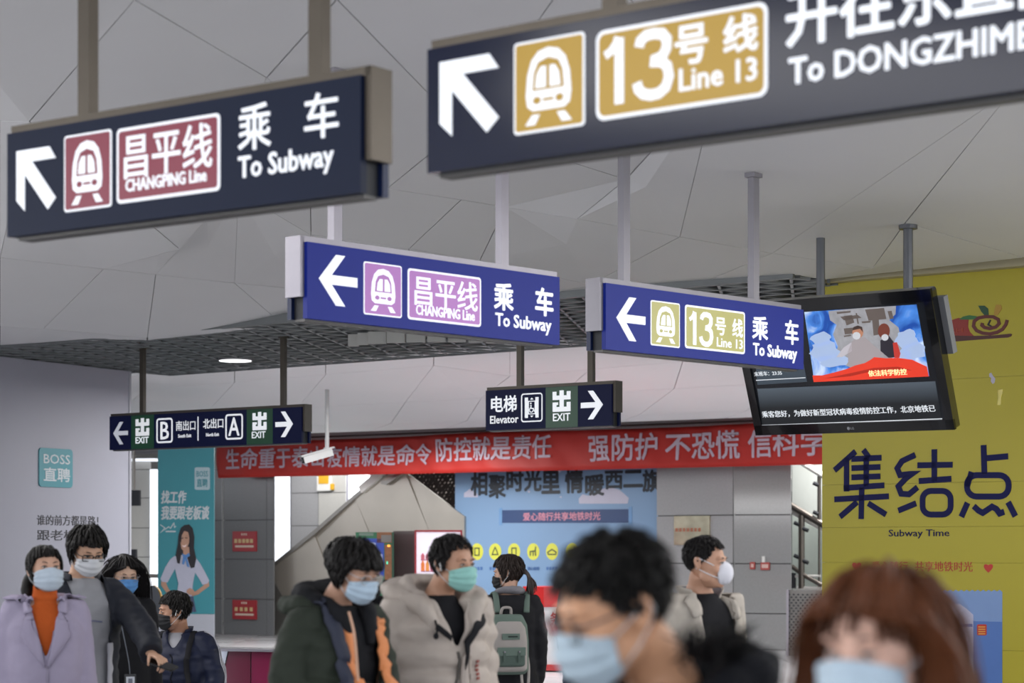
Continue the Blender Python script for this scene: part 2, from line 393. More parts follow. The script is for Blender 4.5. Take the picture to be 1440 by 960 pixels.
text(t, '共享地铁时光', *FY.rect(1287, 789, 803, 1368), -.001, M_redp, .0)
M_heart = mat('heart_red', '#b83024', .5)
for hx, hy in ((1205, 796), (1390, 798)):
    P = []
    for i in range(28):
        a = 2*PI*i/28; P.append((hx+6.4*math.sin(a)**3, hy-(6.2*math.cos(a)-2.3*math.cos(2*a)-1.0*math.cos(3*a))*.95))
    MB().prism(FY.P(P), -.003, 0).build('heart', M_heart, t)
t = artroot(FY, 'wall_picture', 'blue printed picture of sky, sea and white tower on yellow wall', 'picture')
jag = [(1238, 828)]
for i in range(44): jag += [(1240+i*3.86, 829 if i % 2 else 831.5)]
jag += [(1409.5, 832), (1409.5, 1000), (1238, 1000)]
MB().prism(FY.P(jag), -.004, 0).build('sky', mat('print_sky', '#7a97c8', .5), t)
MB().prism(FY.P([(1238,870),(1409.5,874),(1409.5,1000),(1238,1000)]), -.006, -.003).build('sea', mat('print_sea', '#4f74b8', .5), t)
MB().prism(FY.P([(1330,850),(1350,849),(1360,856),(1369,864),(1369,1000),(1330,1000)]), -.008, -.005).build('tower', mat('print_tower', '#b9b9d2', .5), t)
MB().prism(FY.P([(1330,877),(1368,877),(1368,881),(1330,881)]), -.01, -.007).build('band', mat('print_band', '#5468a8', .5), t)
MB().prism(FY.P(rr(1374.5,1388,877.5,893,2)), -.009, -.005).build('badge', M_heart, t)
for i in range(4):
    MB().prism(FY.P([(1376.5,880.5+i*3.2),(1386.3,880.5+i*3.2),(1386.3,882+i*3.2),(1376.5,882+i*3.2)]), -.011, -.008).build('badge_line', mat('print_gold', '#d8a040', .5), t)
t = artroot(FY, 'wall_emblem', 'red and brown swirl emblem with green leaves on yellow wall', 'emblem')
K6 = (5.333, 1320, 400)
def em(pts, m, y): MB().prism(FY.P(c2(*K6, pts)), y, 0).build('emblem_shape', m, t)
em([(-60,300),(20,285),(85,270),(150,250),(225,258),(222,320),(235,355),(265,385),(-60,420)], mat('print_crimson', '#8e2a22', .5), -.003)
em([(-60,385),(85,382),(250,385),(400,382),(540,368),(552,372),(545,388),(520,397),(400,405),(85,430),(-60,440)], mat('print_maroon', '#4a1f20', .5), -.005)
em([(155,262),(185,240),(230,230),(280,236),(303,245),(270,260),(225,263)], mat('print_green', '#2e6a36', .5), -.006)
em([(297,158),(345,158),(372,180),(376,228),(350,235),(322,205)], mat('print_dgreen', '#1e4a30', .5), -.004)
em([(432,150),(468,152),(476,180),(445,228),(415,232),(420,190)], mat('print_tan', '#b08a30', .5), -.004)
sp = [(515,265),(505,300),(480,335),(440,358),(385,370),(330,364),(285,345),(262,312),(268,275),(300,250),(355,240),(410,242),(448,262),(455,292),(430,318),(385,330),(345,322),(325,305),(330,288)]
b = MB(); b.stroke(FY.P(c2(*K6, sp)), .028, -.007, 0); b.build('swirl', mat('print_maroon2', '#5f2222', .5), t)
b = MB(); b.stroke(FY.P(c2(*K6, [(390,265),(372,300),(400,316)])), .014, -.006, 0); b.build('hand', M_ink, t)
q = FY.rect(1336, 462, 468, 1354.5); text(t, 'RH', *q, -.005, mat('print_orange', '#a8452c', .5), 0)
# scraps of tape on the wall
o = FY.root('tape_scrap'); tag(o, 'small pale torn paper scrap stuck on yellow wall', 'scrap')
MB().prism(FY.P(c2(*K6, [(380,668),(395,660),(408,685),(425,705),(420,735),(405,745),(392,725),(395,700),(380,690)])), -.003, 0).build('scrap', mat('scrap_white', '#b9b6c8', .6), o)
o = FY.root('tape_strip'); tag(o, 'short strip of glossy clear tape on yellow wall', 'tape')
MB().prism(FY.P(c2(*K6, [(445,790),(485,785),(470,850),(468,900),(440,905),(448,850)])), -.003, 0).build('strip', mat('tape_gloss', '#c8b838', .15), o)
# ------------------------------------------------------------------ hanging signs
def glow(name, hexc, e, rough=.35): return mat(name, hexc, rough, emis=e, var=.02)
G_white = glow('backlit_white', '#dcdfe4', .48)
G_white2 = glow('dim_lit_white', '#d8dade', .42)
def arrow_nw(): return [(0,1),(.84,1),(1,.80),(.40,.80),(1,.17),(.80,0),(.21,.61),(.21,.02),(0,.2)]
def arrow_l(): return [(0,.5),(.44,1),(.68,1),(.33,.595),(1,.595),(1,.405),(.33,.405),(.68,0),(.44,0)]
def arrow_r(): return [(1-x, z) for x, z in arrow_l()]
def put(root, name, q, P, m, y=-.004, y1=-.0):
    return MB().prism([(q[0]+x*(q[1]-q[0]), q[2]+z*(q[3]-q[2])) for x, z in P], y, y1).build(name, m, root)
def plate(root, q, mw, mc, name='line_plate', bw=.012, r=.02):
    p = MB().prism(rr(*q, r), -.003, 0).build(name, mw, root)
    MB().prism(rr(q[0]+bw, q[1]-bw, q[2]+bw, q[3]-bw, max(.004, r-bw*.6)), -.0045, -.003).build('plate_field', mc, p)
    return p
def train(root, q, mw, mc):
    r = plate(root, q, mw, mc, 'train_pictogram', .008, .014)
    def U(P): return [(q[0]+x*(q[1]-q[0]), q[2]+z*(q[3]-q[2])) for x, z in P]
    arch = [(.20,.28),(.18,.40),(.20,.62),(.26,.78),(.36,.87),(.50,.90),(.64,.87),(.74,.78),(.80,.62),(.82,.40),(.80,.28),(.72,.23),(.28,.23)]
    b = MB(); b.prism(U(arch), -.006, -.0045)
    b.prism(U([(.27,.19),(.38,.19),(.31,.08),(.17,.08)]), -.006, -.0045); b.prism(U([(.73,.19),(.62,.19),(.69,.08),(.83,.08)]), -.006, -.0045)
    b.build('train_shape', mw, r)
    inner = [(.28,.45),(.30,.64),(.36,.75),(.50,.79),(.64,.75),(.70,.64),(.72,.45)]
    b = MB(); b.prism(U(inner), -.0075, -.006); b.prism(U(disc(.34,.34,.055,.04,12)), -.0075, -.006); b.prism(U(disc(.66,.34,.055,.04,12)), -.0075, -.006)
    b.prism(U([(.43,.325),(.57,.325),(.57,.355),(.43,.355)]), -.0075, -.006); b.build('train_glass', mc, r)
    b = MB(); b.prism(U([(.32,.47),(.475,.47),(.475,.70),(.40,.70),(.34,.62)]), -.009, -.0075); b.prism(U([(.68,.47),(.525,.47),(.525,.70),(.60,.70),(.66,.62)]), -.009, -.0075)
    b.build('train_window', mw, r)
def sign(name, label, pxl, dl, yaw, pxr, zb, face_m, edge_m, end, poles, h=.40, dep=.155, br=.72, steel=None, extra=0.):
    F = Face(pxl, dl, yaw); L_ = F.s_(pxr)+extra; steel = steel or M_steel
    r = F.root(name, zb); tag(r, label, 'sign', 'hanging direction signs')
    MB().box(0, L_, 0, .032, 0, h).build('front_panel', [face_m], r)
    MB().box(-.0, L_, dep-.032, dep, 0, h).build('back_panel', [edge_m], r)
    i0 = .10 if end == 'l' else .01; i1 = L_-.10 if end == 'r' else L_-.01
    MB().box(i0*.2, L_-(L_-i1)*.2, .034, dep-.034, .0, h-.005).build('core', mat('sign_core', '#23262c', .6), r)
    MB().box(-.03 if end == 'l' else 0, L_+.03 if end == 'r' else L_, .02, dep-.02, h, h+.032).build('top_channel', steel, r)
    MB().box(.02, L_-.02, .04, dep-.04, -.012, 0).build('bottom_trim', mat('trim_dull', '#5c5b5a', .5, metal=.6), r)
    bx = (-.032, -.002) if end == 'l' else (L_+.002, L_+.032)
    MB().box(bx[0], bx[1], .02, dep-.02, h*(1-br), h+.032).build('end_bracket', steel, r)
    # shallow recess seen at the end: the front panel stands a little short of the core
    for p in poles:
        t = F.s_(p) if p < 5000 else p-5000
        w_ = F.pos(t, dep/2); top = ceil_z(w_.x, w_.y)-zb
        MB().box(t-.03, t+.03, dep/2-.025, dep/2+.025, h+.03, top).build('hanging_pole', steel, r)
        MB().box(t-.045, t+.045, dep/2-.04, dep/2+.04, top-.03, top).build('ceiling_bracket', steel, r)
    F.z = zb; F.r = r; F.L = L_
    return F
def R(F, *a): return F.rect(*a, z0=F.z)
M_n1 = mat('navy_sign_face', '#0b1730', .5, emis=.10, var=.04, ehex='#0b1a35', spec=.2)
M_n1e = mat('navy_sign_edge', '#14234a', .4, spec=.3)
def thirteen(root, q, m):
    """the condensed figures 1 and 3 of the line number"""
    U = lambda P: [(q[0]+x*(q[1]-q[0]), q[2]+z*(q[3]-q[2])) for x, z in P]
    w_ = .13*(q[1]-q[0])
    b = MB(); b.stroke(U([(.235, 0), (.235, .97)]), w_, -.008, -.0045); b.stroke(U([(.03, .74), (.12, .80), (.19, .90), (.215, .99)]), w_*.75, -.0075, -.0045)
    b.build('line_number', m, root)
    c = [(.52, .78), (.54, .87), (.62, .935), (.73, .945), (.85, .92), (.915, .83), (.91, .70), (.85, .59), (.70, .545)]
    c2_ = [(.68, .545), (.84, .52), (.92, .44), (.945, .29), (.90, .14), (.80, .065), (.69, .055), (.58, .09), (.51, .17), (.49, .27)]
    b = MB(); b.stroke(U(c), w_, -.008, -.0045); b.stroke(U(c2_), w_, -.0075, -.0045); b.build('line_number', m, root)
# 1: left, maroon line
s = sign('direction_sign', 'nearest left hanging navy sign with maroon line panel', 10, 8.56, -36.4, 507, 2.82, M_n1, M_n1e, 'r', [103, 429], steel=mat('tarnished_steel', '#5f584f', .42, metal=.7, var=.15), dep=.15)
mc = glow('maroon_lit', '#7c2c3e', .25)
put(s.r, 'arrow', R(s, 24, 213, 300, 79), arrow_nw(), G_white)
train(s.r, R(s, 91, 192, 299, 157.5), G_white, mc); plate(s.r, R(s, 165, 182, 287, 310), G_white, mc)
q = R(s, 177, 191, 252, 300); text(s.r, '昌平线', *q, -.005, G_white, .012)
q = R(s, 179, 253, 270, 292); text(s.r, 'CHANGPING Line', *q, -.005, G_white, .03)
text(s.r, '乘', *R(s, 336, 150, 213, 381), 0, G_white, .012); text(s.r, '车', *R(s, 429, 134, 197, 476), 0, G_white, .012)
text(s.r, 'To Subway', *R(s, 336, 221, 260, 469), 0, G_white, .025)
# 2: top right, gold line
M_n2 = mat('navy_sign_glossy', '#0a1430', .16, emis=.08, var=.05, ehex='#0c1428', spec=.28)
s = sign('direction_sign', 'nearest right hanging navy sign with gold line 13 panel, cut by frame', 601, 7.12, -38.5, 1440, 2.82, M_n2, M_n2, 'r', [845, 5000+3.3], steel=MATS['tarnished_steel'], extra=1.35, dep=.14)
mc = glow('gold_lit', '#a5821f', .32)
put(s.r, 'arrow', R(s, 619, 88, 196, 702), arrow_nw(), G_white)
train(s.r, R(s, 723.5, 62, 191, 823), G_white, mc); plate(s.r, R(s, 839, 45, 171, 1080), G_white, mc, r=.03)
thirteen(s.r, R(s, 850, 55, 150, 948), G_white)
text(s.r, '号', *R(s, 952, 40, 93, 996), -.005, G_white, .025); text(s.r, '线', *R(s, 1020, 26, 77, 1067), -.005, G_white, .025)
text(s.r, 'Line 13', *R(s, 957.5, 98, 129, 1066), -.005, G_white, .02)
text(s.r, '开往东直门', *R(s, 1107.5, -13, 66, 1508), 0, G_white, .03)
text(s.r, 'To DONGZHIMEN', *R(s, 1110.5, 83, 119, 1489), 0, G_white, .03)
# 3 and 4: blue signs
M_blue = mat('blue_sign_face', '#101f70', .45, emis=.30, var=.03, ehex='#15267c', spec=.2)
M_blue3 = mat('blue_sign_face_left', '#0e1d70', .45, emis=.30, var=.03, ehex='#142680', spec=.2)
s = sign('direction_sign', 'blue hanging sign with pink line panel and left arrow', 432, 11.53, 48, 787, 2.82, M_blue3, M_n1e, 'l', [485, 720], steel=M_steel2)
mc = glow('pink_lit', '#9a5fa6', .36)
put(s.r, 'arrow', R(s, 448, 355, 427, 502), arrow_l(), G_white)
train(s.r, R(s, 511, 367, 441.5, 564.5), G_white, mc); plate(s.r, R(s, 573, 376.6, 448.5, 676), G_white, mc)
text(s.r, '昌平线', *R(s, 582, 387, 428, 670), -.005, G_white, .012); text(s.r, 'CHANGPING Line', *R(s, 584, 428, 442, 666), -.005, G_white, .03)
text(s.r, '乘', *R(s, 695, 397, 434, 721), 0, G_white, .03); text(s.r, '车', *R(s, 753, 404, 442, 777), 0, G_white, .03)
text(s.r, 'To Subway', *R(s, 696.5, 439.5, 463, 774.5), 0, G_white, .025)
s = sign('direction_sign', 'blue hanging sign with olive line 13 panel beside television', 852, 13.3, 47, 1130, 2.82, M_blue, M_n1e, 'l', [891, 1073], steel=mat('aluminium_grey', '#7d7b82', .4, metal=.5))
mc = glow('olive_lit', '#9a9654', .36)
put(s.r, 'arrow', R(s, 866.5, 415.5, 477, 907), arrow_l(), G_white)
train(s.r, R(s, 914.7, 421.6, 485, 955.5), G_white, mc); plate(s.r, R(s, 963, 428, 489, 1047), G_white, mc)
thirteen(s.r, R(s, 967.7, 436.6, 484, 1001.5), G_white); text(s.r, '号', *R(s, 1005, 446, 470, 1019), -.005, G_white, .02)
text(s.r, '线', *R(s, 1029, 448, 473, 1043), -.005, G_white, .02); text(s.r, 'Line 13', *R(s, 1007, 474, 487, 1043), -.005, G_white, .01)
text(s.r, '乘', *R(s, 1058, 444, 476, 1079), 0, G_white, .025); text(s.r, '车', *R(s, 1104, 449.5, 482.7, 1122), 0, G_white, .025)
text(s.r, 'To Subway', *R(s, 1059, 482, 504, 1120), 0, G_white, .03)
# 5 and 6: exit signs
M_n5 = mat('exit_sign_navy', '#0a1030', .5, emis=.2, var=.03, ehex='#0c1234', spec=.15); M_green = mat('exit_green', '#0f3a25', .4, emis=.2, var=.03, ehex='#123f29')
M_dsteel = mat('dark_bronze_steel', '#4e4942', .45, metal=.6, var=.15)
def chu(root, q, m):
    P1 = [(0,.55),(.40,.55),(.40,.58),(.40,.55),(1,.55),(1,1),(.78,1),(.78,.76),(.62,.76),(.62,1),(.38,1),(.38,.76),(.22,.76),(.22,1),(0,1)]
    U = lambda P: [(q[0]+x*(q[1]-q[0]), q[2]+z*(q[3]-q[2])) for x, z in P]
    b = MB()
    b.prism(U([(0,.56),(1,.56),(1,.95),(.79,.95),(.79,.76),(.62,.76),(.62,1),(.39,1),(.39,.76),(.21,.76),(.21,.95),(0,.95)]), -.005, -.001)
    b.prism(U([(0,0),(1,0),(1,.44),(.79,.44),(.79,.22),(.62,.22),(.62,.56),(.39,.56),(.39,.22),(.21,.22),(.21,.32),(.30,.32),(.30,.44),(0,.44)]), -.005, -.001)
    b.build('exit_emblem', m, root)
s = sign('exit_sign', 'wide dark exit sign lettered B and A hung at left', 154, 26.35, -36, 424, 2.81, M_n5, M_n5, 'r', [194, 392], steel=M_dsteel, dep=.16, br=.68)
for a, b_, dm in ((184.5, 216.5, G_white2), (347, 383.5, G_white)):
    t0, t1 = s.s_(a), s.s_(b_); MB().box(t0, t1, -.001, .001, 0, .398).build('green_field', M_green, s.r)
put(s.r, 'arrow', R(s, 159.5, 593.6, 625, 180), arrow_l(), mat('dim_grey_lit', '#b8bcc4', emis=.35))
chu(s.r, R(s, 191, 588.2, 613, 210), G_white2); text(s.r, 'EXIT', *R(s, 191, 614.7, 623.2, 209), -.001, G_white, .02)
def boxed(q, ch, qc):
    b = MB(); P = rr(*q, .03); b.stroke(P, .02, -.003, 0, closed=True); o = b.build('letter_box', G_white, s.r)
    text(s.r, ch, *qc, 0, G_white, .01)
boxed(R(s, 221, 589.4, 621.8, 242), 'B', R(s, 226, 593.3, 617.5, 237.4))
text(s.r, '南出口', *R(s, 247.7, 592, 605.6, 274.8), 0, G_white2, .01); text(s.r, 'South Exit', *R(s, 250.7, 610.6, 615.2, 269), 0, G_white2, .03)
q = R(s, 278, 585.6, 619.3, 279.2); MB().box(q[0], q[1], -.003, 0, q[2], q[3]).build('divider', G_white, s.r)
text(s.r, '北出口', *R(s, 286, 589, 602.6, 314), 0, G_white2, .02); text(s.r, 'North Exit', *R(s, 290, 609, 613.4, 308), 0, G_white2, .03)
boxed(R(s, 318, 583.6, 617, 340.7), 'A', R(s, 321.5, 587.3, 612.5, 336.7))
chu(s.r, R(s, 355.5, 579.6, 604.9, 375), G_white); text(s.r, 'EXIT', *R(s, 354.5, 607, 616, 373.5), -.001, G_white, .01)
put(s.r, 'arrow', R(s, 387.5, 579, 614.7, 412), arrow_r(), G_white)
s = sign('exit_sign', 'small dark elevator and exit sign hung above the red banner', 683, 22.1, -37, 860, 2.81, M_n5, M_n5, 'r', [725, 825], steel=M_dsteel, dep=.16, br=.68)
t0, t1 = s.s_(767.5), s.s_(812.5); MB().box(t0, t1, -.001, .001, 0, .398).build('green_field', M_green, s.r)
text(s.r, '电梯', *R(s, 691, 557.5, 579.6, 726.5), 0, G_white, .02); text(s.r, 'Elevator', *R(s, 689.6, 585, 595.6, 729), 0, G_white2, .02)
q = R(s, 733.7, 554.2, 592.8, 762.3); b = MB(); b.stroke(rr(*q, .025), .012, -.003, 0, closed=True); ib = b.build('elevator_icon', G_white, s.r)
U = lambda P: [(q[0]+x*(q[1]-q[0]), q[2]+z*(q[3]-q[2])) for x, z in P]
b = MB()
for X in (.16, .68): b.prism(U([(X,.13),(X+.15,.13),(X+.15,.87),(X,.87)]), -.003, 0)
b.stroke(U([(.34,.27),(.66,.27),(.66,.73),(.34,.73)]), .008, -.003, 0, closed=True)
b.prism(U([(.50,.86),(.42,.79),(.58,.79)]), -.003, 0); b.prism(U([(.50,.14),(.42,.21),(.58,.21)]), -.003, 0)
b.stroke(U([(.46,.60),(.47,.47),(.58,.46),(.63,.35)]), .011, -.004, -.001); b.prism(U(disc(.455,.655,.035,.03,10)), -.004, -.001)
b.stroke(U([(.44,.50),(.38,.42),(.42,.34),(.52,.33),(.57,.40)]), .008, -.004, -.001)
b.build('wheelchair_symbol', G_white, ib)
chu(s.r, R(s, 777.5, 549.4, 579, 802.5), G_white); text(s.r, 'EXIT', *R(s, 778, 581.5, 592, 802), -.001, G_white, .01)
put(s.r, 'arrow', R(s, 817, 550, 590, 848), arrow_r(), G_white)
# ------------------------------------------------------------------ television
TVW, TVH = 1.683, .997
tvr = empty('television'); tag(tvr, 'large black wall television tilted down, hung before yellow wall', 'television')
tvr.rotation_euler = (-.0, 0, 0)
yaw = .7437; tilt = .3468; roll = -.013
u = Vector((math.cos(yaw), -math.sin(yaw), 0)); n_ = Vector((-math.sin(yaw), -math.cos(yaw), 0))
v_ = Vector((0, 0, 1))*math.cos(tilt)+n_*math.sin(tilt)
u2 = u*math.cos(roll)+v_*math.sin(roll); v2 = v_*math.cos(roll)-u*math.sin(roll); f_ = -u2.cross(v2)*-1
f_ = u2.cross(v2)*-1                       # away from the viewer is +y of the local frame
yv = v2.cross(u2)
Mx = Matrix((u2, yv, v2)).transposed().to_4x4(); Mx.translation = Vector((2.3201, 15.6, 2.9181))
tvr.matrix_world = Mx
Mi = Mx.inverted()
def tp(px, py):                           # pixel -> point on the screen plane, local x,z
    d = Vector(((px-720)/FPX, 1, (HOR-py)/FPX)); o_ = Mi @ Vector((0, 0, EYE)); dl = Mi.to_3x3() @ d
    t = (-.0-o_.y)/dl.y; q = o_+dl*t; return (q.x, q.z)
def TPs(P): return [tp(x, y) for x, y in P]
M_bez = mat('black_gloss_bezel', '#0c0d10', .12, coat=.5, var=.02)
x0, x1, z0, z1 = -TVW/2, TVW/2, -TVH/2, TVH/2
bz = .085
b = MB(); b.prism(rr(x0, x1, z0, z1, .02), .012, .065); b.build('casing', M_bez, tvr)
b = MB(); b.box(x0, x1, -.012, .012, z1-bz, z1).box(x0, x1, -.012, .012, z0, z0+.075).box(x0, x0+bz*.8, -.012, .012, z0, z1).box(x1-bz*.8, x1, -.012, .012, z0, z1)
b.build('bezel', M_bez, tvr)
scr = MB().box(x0+bz*.8, x1-bz*.8, .002, .010, z0+.075, z1-bz).build('screen', mat('screen_dark', '#14171c', .15, emis=.10, ehex='#2a2f38'), tvr)
C3 = (3.0, 1030, 320)
def tpoly(name, pts, m, y): return MB().prism(TPs(c2(*C3, pts)), y, y+.002).build(name, m, scr)
Ms = mat('screen_picture', '#3a68b8', .4, emis=.62)
nt = Ms.node_tree; N = nt.nodes; Lk = nt.links
tc = N.new('ShaderNodeTexCoord'); nz = N.new('ShaderNodeTexNoise'); nz.inputs['Scale'].default_value = 4.5; nz.inputs['Detail'].default_value = 6; nz.inputs['Distortion'].default_value = 1.2
Lk.new(tc.outputs['Object'], nz.inputs['Vector']); cr = N.new('ShaderNodeValToRGB'); e_ = cr.color_ramp
e_.elements[0].position = .38; e_.elements[0].color = lin('#10408f'); e_.elements[1].position = .66; e_.elements[1].color = lin('#b4c4dc')
m_ = e_.elements.new(.5); m_.color = lin('#3f78c4')
Lk.new(nz.outputs['Fac'], cr.inputs[0]); Lk.new(cr.outputs[0], N['Principled BSDF'].inputs['Emission Color']); Lk.new(cr.outputs[0], N['Principled BSDF'].inputs['Base Color'])
tpoly('video', [(303,356),(776,324),(830,626),(345,650)], Ms, .000)
E_ = lambda n, h, e=.6: mat(n, h, .4, emis=e)
Mr2 = mat('screen_room', '#9a9a9e', .4, emis=.35, var=.6, scale=14)
Msm = E_('scr_smoke', '#9fb2d2', .45)
for cx_, cy_, rx_, ry_ in ((390, 520, 60, 40), (375, 470, 42, 30), (430, 560, 70, 26), (735, 470, 46, 40), (765, 520, 50, 36), (715, 540, 40, 22)):
    tpoly('video_smoke', [(cx_+rx_*(1+.18*math.sin(5*a_+cx_))*math.cos(a_), cy_+ry_*(1+.18*math.sin(4*a_))*math.sin(a_)) for a_ in [2*PI*k_/20 for k_ in range(20)]], Msm, -.003)
tpoly('video_room', [(405,352),(470,345),(560,338),(690,330),(688,365),(662,390),(700,420),(715,480),(735,530),(640,560),(500,590),(430,560),(445,500),(425,450),(440,410),(412,390)], Mr2, -.0015)
for pts in ([(440,355),(500,350),(498,358),(442,364)], [(470,372),(505,368),(515,400),(482,412)], [(655,352),(672,350),(680,382),(664,386)], [(545,395),(585,392),(582,400),(548,403)], [(470,455),(500,450),(502,456),(472,461)], [(520,360),(526,360),(534,405),(528,405)], [(455,375),(530,368),(545,380),(470,390)], [(560,345),(640,338),(650,385),(575,392)], [(470,425),(520,420),(520,445),(475,450)], [(590,390),(618,388),(622,450),(596,455)]):
    tpoly('video_shelf', pts, E_('scr_shelf', '#5f5550', .4), -.002)
tpoly('video_suit', [(505,480),(525,462),(560,462),(590,490),(640,530),(600,556),(545,580),(490,585),(488,520)], E_('scr_coat', '#8e8688'), -.004)
tpoly('video_suit', [(440,545),(470,505),(505,482),(505,520),(465,545)], E_('scr_coat2', '#a8a4aa'), -.004)
tpoly('video_head', disc(530, 440, 23, 27, 16), E_('scr_skin', '#a07058'), -.004)
tpoly('video_hair', [(508,432),(512,418),(530,412),(548,418),(552,440),(540,425)], E_('scr_hair', '#40302c', .3), -.005)
tpoly('video_mask', disc(525, 455, 17, 16, 12), E_('scr_mask', '#c4c6ca', .4), -.006)
tpoly('video_head', disc(640, 435, 25, 32, 16), E_('scr_hair2', '#6a3428', .5), -.004)
tpoly('video_coat', [(625,475),(660,455),(680,480),(700,545),(660,548),(626,520)], E_('scr_dark', '#2a2630', .3), -.004)
tpoly('video_mask', disc(645, 462, 15, 14, 12), E_('scr_mask', '#c4c6ca', .4), -.006)
tpoly('video_scarf', [(678,485),(695,482),(710,530),(705,548),(685,548)], E_('scr_redc', '#a83028'), -.005)
Mf = E_('scr_flag', '#c83420', .62)
wv = [(340,622),(380,622),(430,610),(480,596),(520,580),(560,570),(585,556),(600,545),(650,550),(700,548),(760,556),(800,575),(822,585),(830,626),(345,650)]
tpoly('video_flag', wv, Mf, -.0075)
tpoly('video_flag_fold', [(390,635),(500,612),(600,590),(700,585),(760,600),(700,598),(600,602),(500,625)], E_('scr_flag2', '#a02414', .5), -.009)
def tvt(body, x0_, ya, yb, x1_, m, bold=0.):
    P = TPs(c2(*C3, [(x0_, ya), (x0_, yb), (x1_, yb)]))
    t_ = text(scr, body, 0, 1, 0, 1, 0, m, bold)
    # skew follows the panel because the text lies in its plane
    me = t_.data; a0, b0, c0 = P
    for v in me.vertices: v.co = Vector((b0[0]+(c0[0]-b0[0])*v.co.x, v.co.y-.0105, b0[1]+(a0[1]-b0[1])*v.co.z))
q1 = E_('scr_text', '#e8d8a0', .7)
tvt('依法科学防控', 580, 600, 626, 742, q1, .02)
tpoly('side_panel', [(98,585),(300,575),(314,650),(105,663)], E_('scr_side', '#3c4650', .35), 0)
tvt('末班车：23:35', 98, 606, 625, 215, E_('scr_grey', '#c8ccd0', .6))
tpoly('side_line', [(100,642),(308,631),(308,634),(100,645)], E_('scr_grey', '#c8ccd0', .6), -.002)
Mg = E_('scr_band', '#59626c', .4)
nt = Mg.node_tree; N = nt.nodes; sx = N.new('ShaderNodeSeparateXYZ'); tc = N.new('ShaderNodeTexCoord'); mr = N.new('ShaderNodeMapRange'); cr = N.new('ShaderNodeValToRGB')
nt.links.new(tc.outputs['Object'], sx.inputs[0]); nt.links.new(sx.outputs[2], mr.inputs[0]); mr.inputs[1].default_value = -.30; mr.inputs[2].default_value = -.10
cr.color_ramp.elements[0].color = lin('#15181c'); cr.color_ramp.elements[1].color = lin('#56606a'); nt.links.new(mr.outputs[0], cr.inputs[0])
nt.links.new(cr.outputs[0], N['Principled BSDF'].inputs['Emission Color']); nt.links.new(cr.outputs[0], N['Principled BSDF'].inputs['Base Color'])
tpoly('ticker_band', [(105,680),(855,648),(882,805),(125,835)], Mg, 0)
tvt('乘客您好，为做好新型冠状病毒疫情防控工作，北京地铁已', 132, 772, 800, 866, E_('scr_white', '#c4c8cc', .6), .01)
tpoly('ticker_line', [(125,832),(885,804),(885,807),(125,835)], E_('scr_grey', '#c8ccd0', .6), -.002)
P = TPs(c2(*C3, [(488, 840), (488, 849), (512, 849)]))
MB().prism(disc(P[1][0]+.012, (P[0][1]+P[1][1])/2, .012, None, 14), -.0125, -.011).build('logo_mark', mat('logo_grey', '#8c8e92', .4), tvr)
text(tvr, 'LG', P[1][0]+.03, P[2][0]+.01, P[1][1], P[0][1], -.0125, mat('logo_grey', '#8c8e92', .4), .02, th=.001)
MB().box(x1-.34, x1+.045, .065, .12, .02, .42).build('rear_box', mat('bracket_grey', '#5e6064', .5), tvr)
o = empty('television_mount'); tag(o, 'grey steel tube mount holding the tilted television', 'mount')
MP = mat('tube_grey', '#5d5f64', .4, metal=.5)
pa = P3(1277, 330, 16.35); za = ceil_z(pa.x, pa.y)
MB().tube([(pa.x, pa.y, 2.95), (pa.x, pa.y, za)], .036, 16).build('drop_tube', MP, o)
MB().tube([(pa.x, pa.y, za-.03), (pa.x, pa.y, za)], .07, 16).build('ceiling_flange', MP, o)
pb = P3(1154, 400, 17.1); zc = ceil_z(pb.x, pb.y)
MB().tube([(pb.x, pb.y, 2.95), (pb.x, pb.y, zc)], .034, 16).build('drop_tube', MP, o)
MB().tube([(pa.x, pa.y, 3.0), (pb.x, pb.y, 3.0)], .03, 12).build('cross_tube', MP, o)
# ------------------------------------------------------------------ background
FB = Face(305, 42.0, -37.6)
# red banner
def cloth_wave(s, z): return .03*math.sin(s*2.1+z*3)+.018*math.sin(s*5.3+1)+.012*math.sin(s*9.7+z*9)
bn = FB.root('red_banner'); tag(bn, 'long red cloth banner with pale slogan strung across the hall', 'banner')
sL, sR = 0, FB.s_(1215); nx, nz_ = 160, 8
v = []; f = []
zt0, zb0 = FB.p(305, 621)[1], FB.p(305, 672)[1]; zt1, zb1 = FB.p(1155, 590)[1], FB.p(1155, 653)[1]; sE = FB.s_(1155)
for i in range(nx+1):
    t = sL+(sR-sL)*i/nx; k = t/sE
    sag = -.05*abs(math.sin(PI*k*2))
    for j in range(nz_+1):
        z = (zb0+(zb1-zb0)*k)+((zt0+(zt1-zt0)*k)-(zb0+(zb1-zb0)*k))*j/nz_
        v.append((t, cloth_wave(t, z), z+sag*(j/nz_)*.7))
for i in range(nx):
    for j in range(nz_): a = i*(nz_+1)+j; f.append((a, a+nz_+1, a+nz_+2, a+1))
M_ban = mat('red_banner_cloth', '#b5271f', .6, var=.12, scale=1.2, bump=.2, bscale=8)
o = MB().add(v, f).build('cloth', M_ban, bn, smooth=True)
md = o.modifiers.new('thickness', 'SOLIDIFY'); md.thickness = .006
M_banw = mat('banner_lettering', '#c3b2c2', .6)
segs = [('生命重于泰山', 320, 632, 660, 456), ('疫情就是命令', 462, 629, 657, 607), ('防控就是责任', 615, 617, 649, 775), ('强防护', 829, 612, 649, 926), ('不恐慌', 938, 609, 647, 1040), ('信科学', 1053, 605, 643, 1163)]
for sg in segs:
    t_ = text(bn, sg[0], *FB.rect(sg[1], sg[2], sg[3], sg[4]), 0, M_banw, .018)
    for vv in t_.data.vertices: vv.co.y += cloth_wave(vv.co.x, vv.co.z)-.022
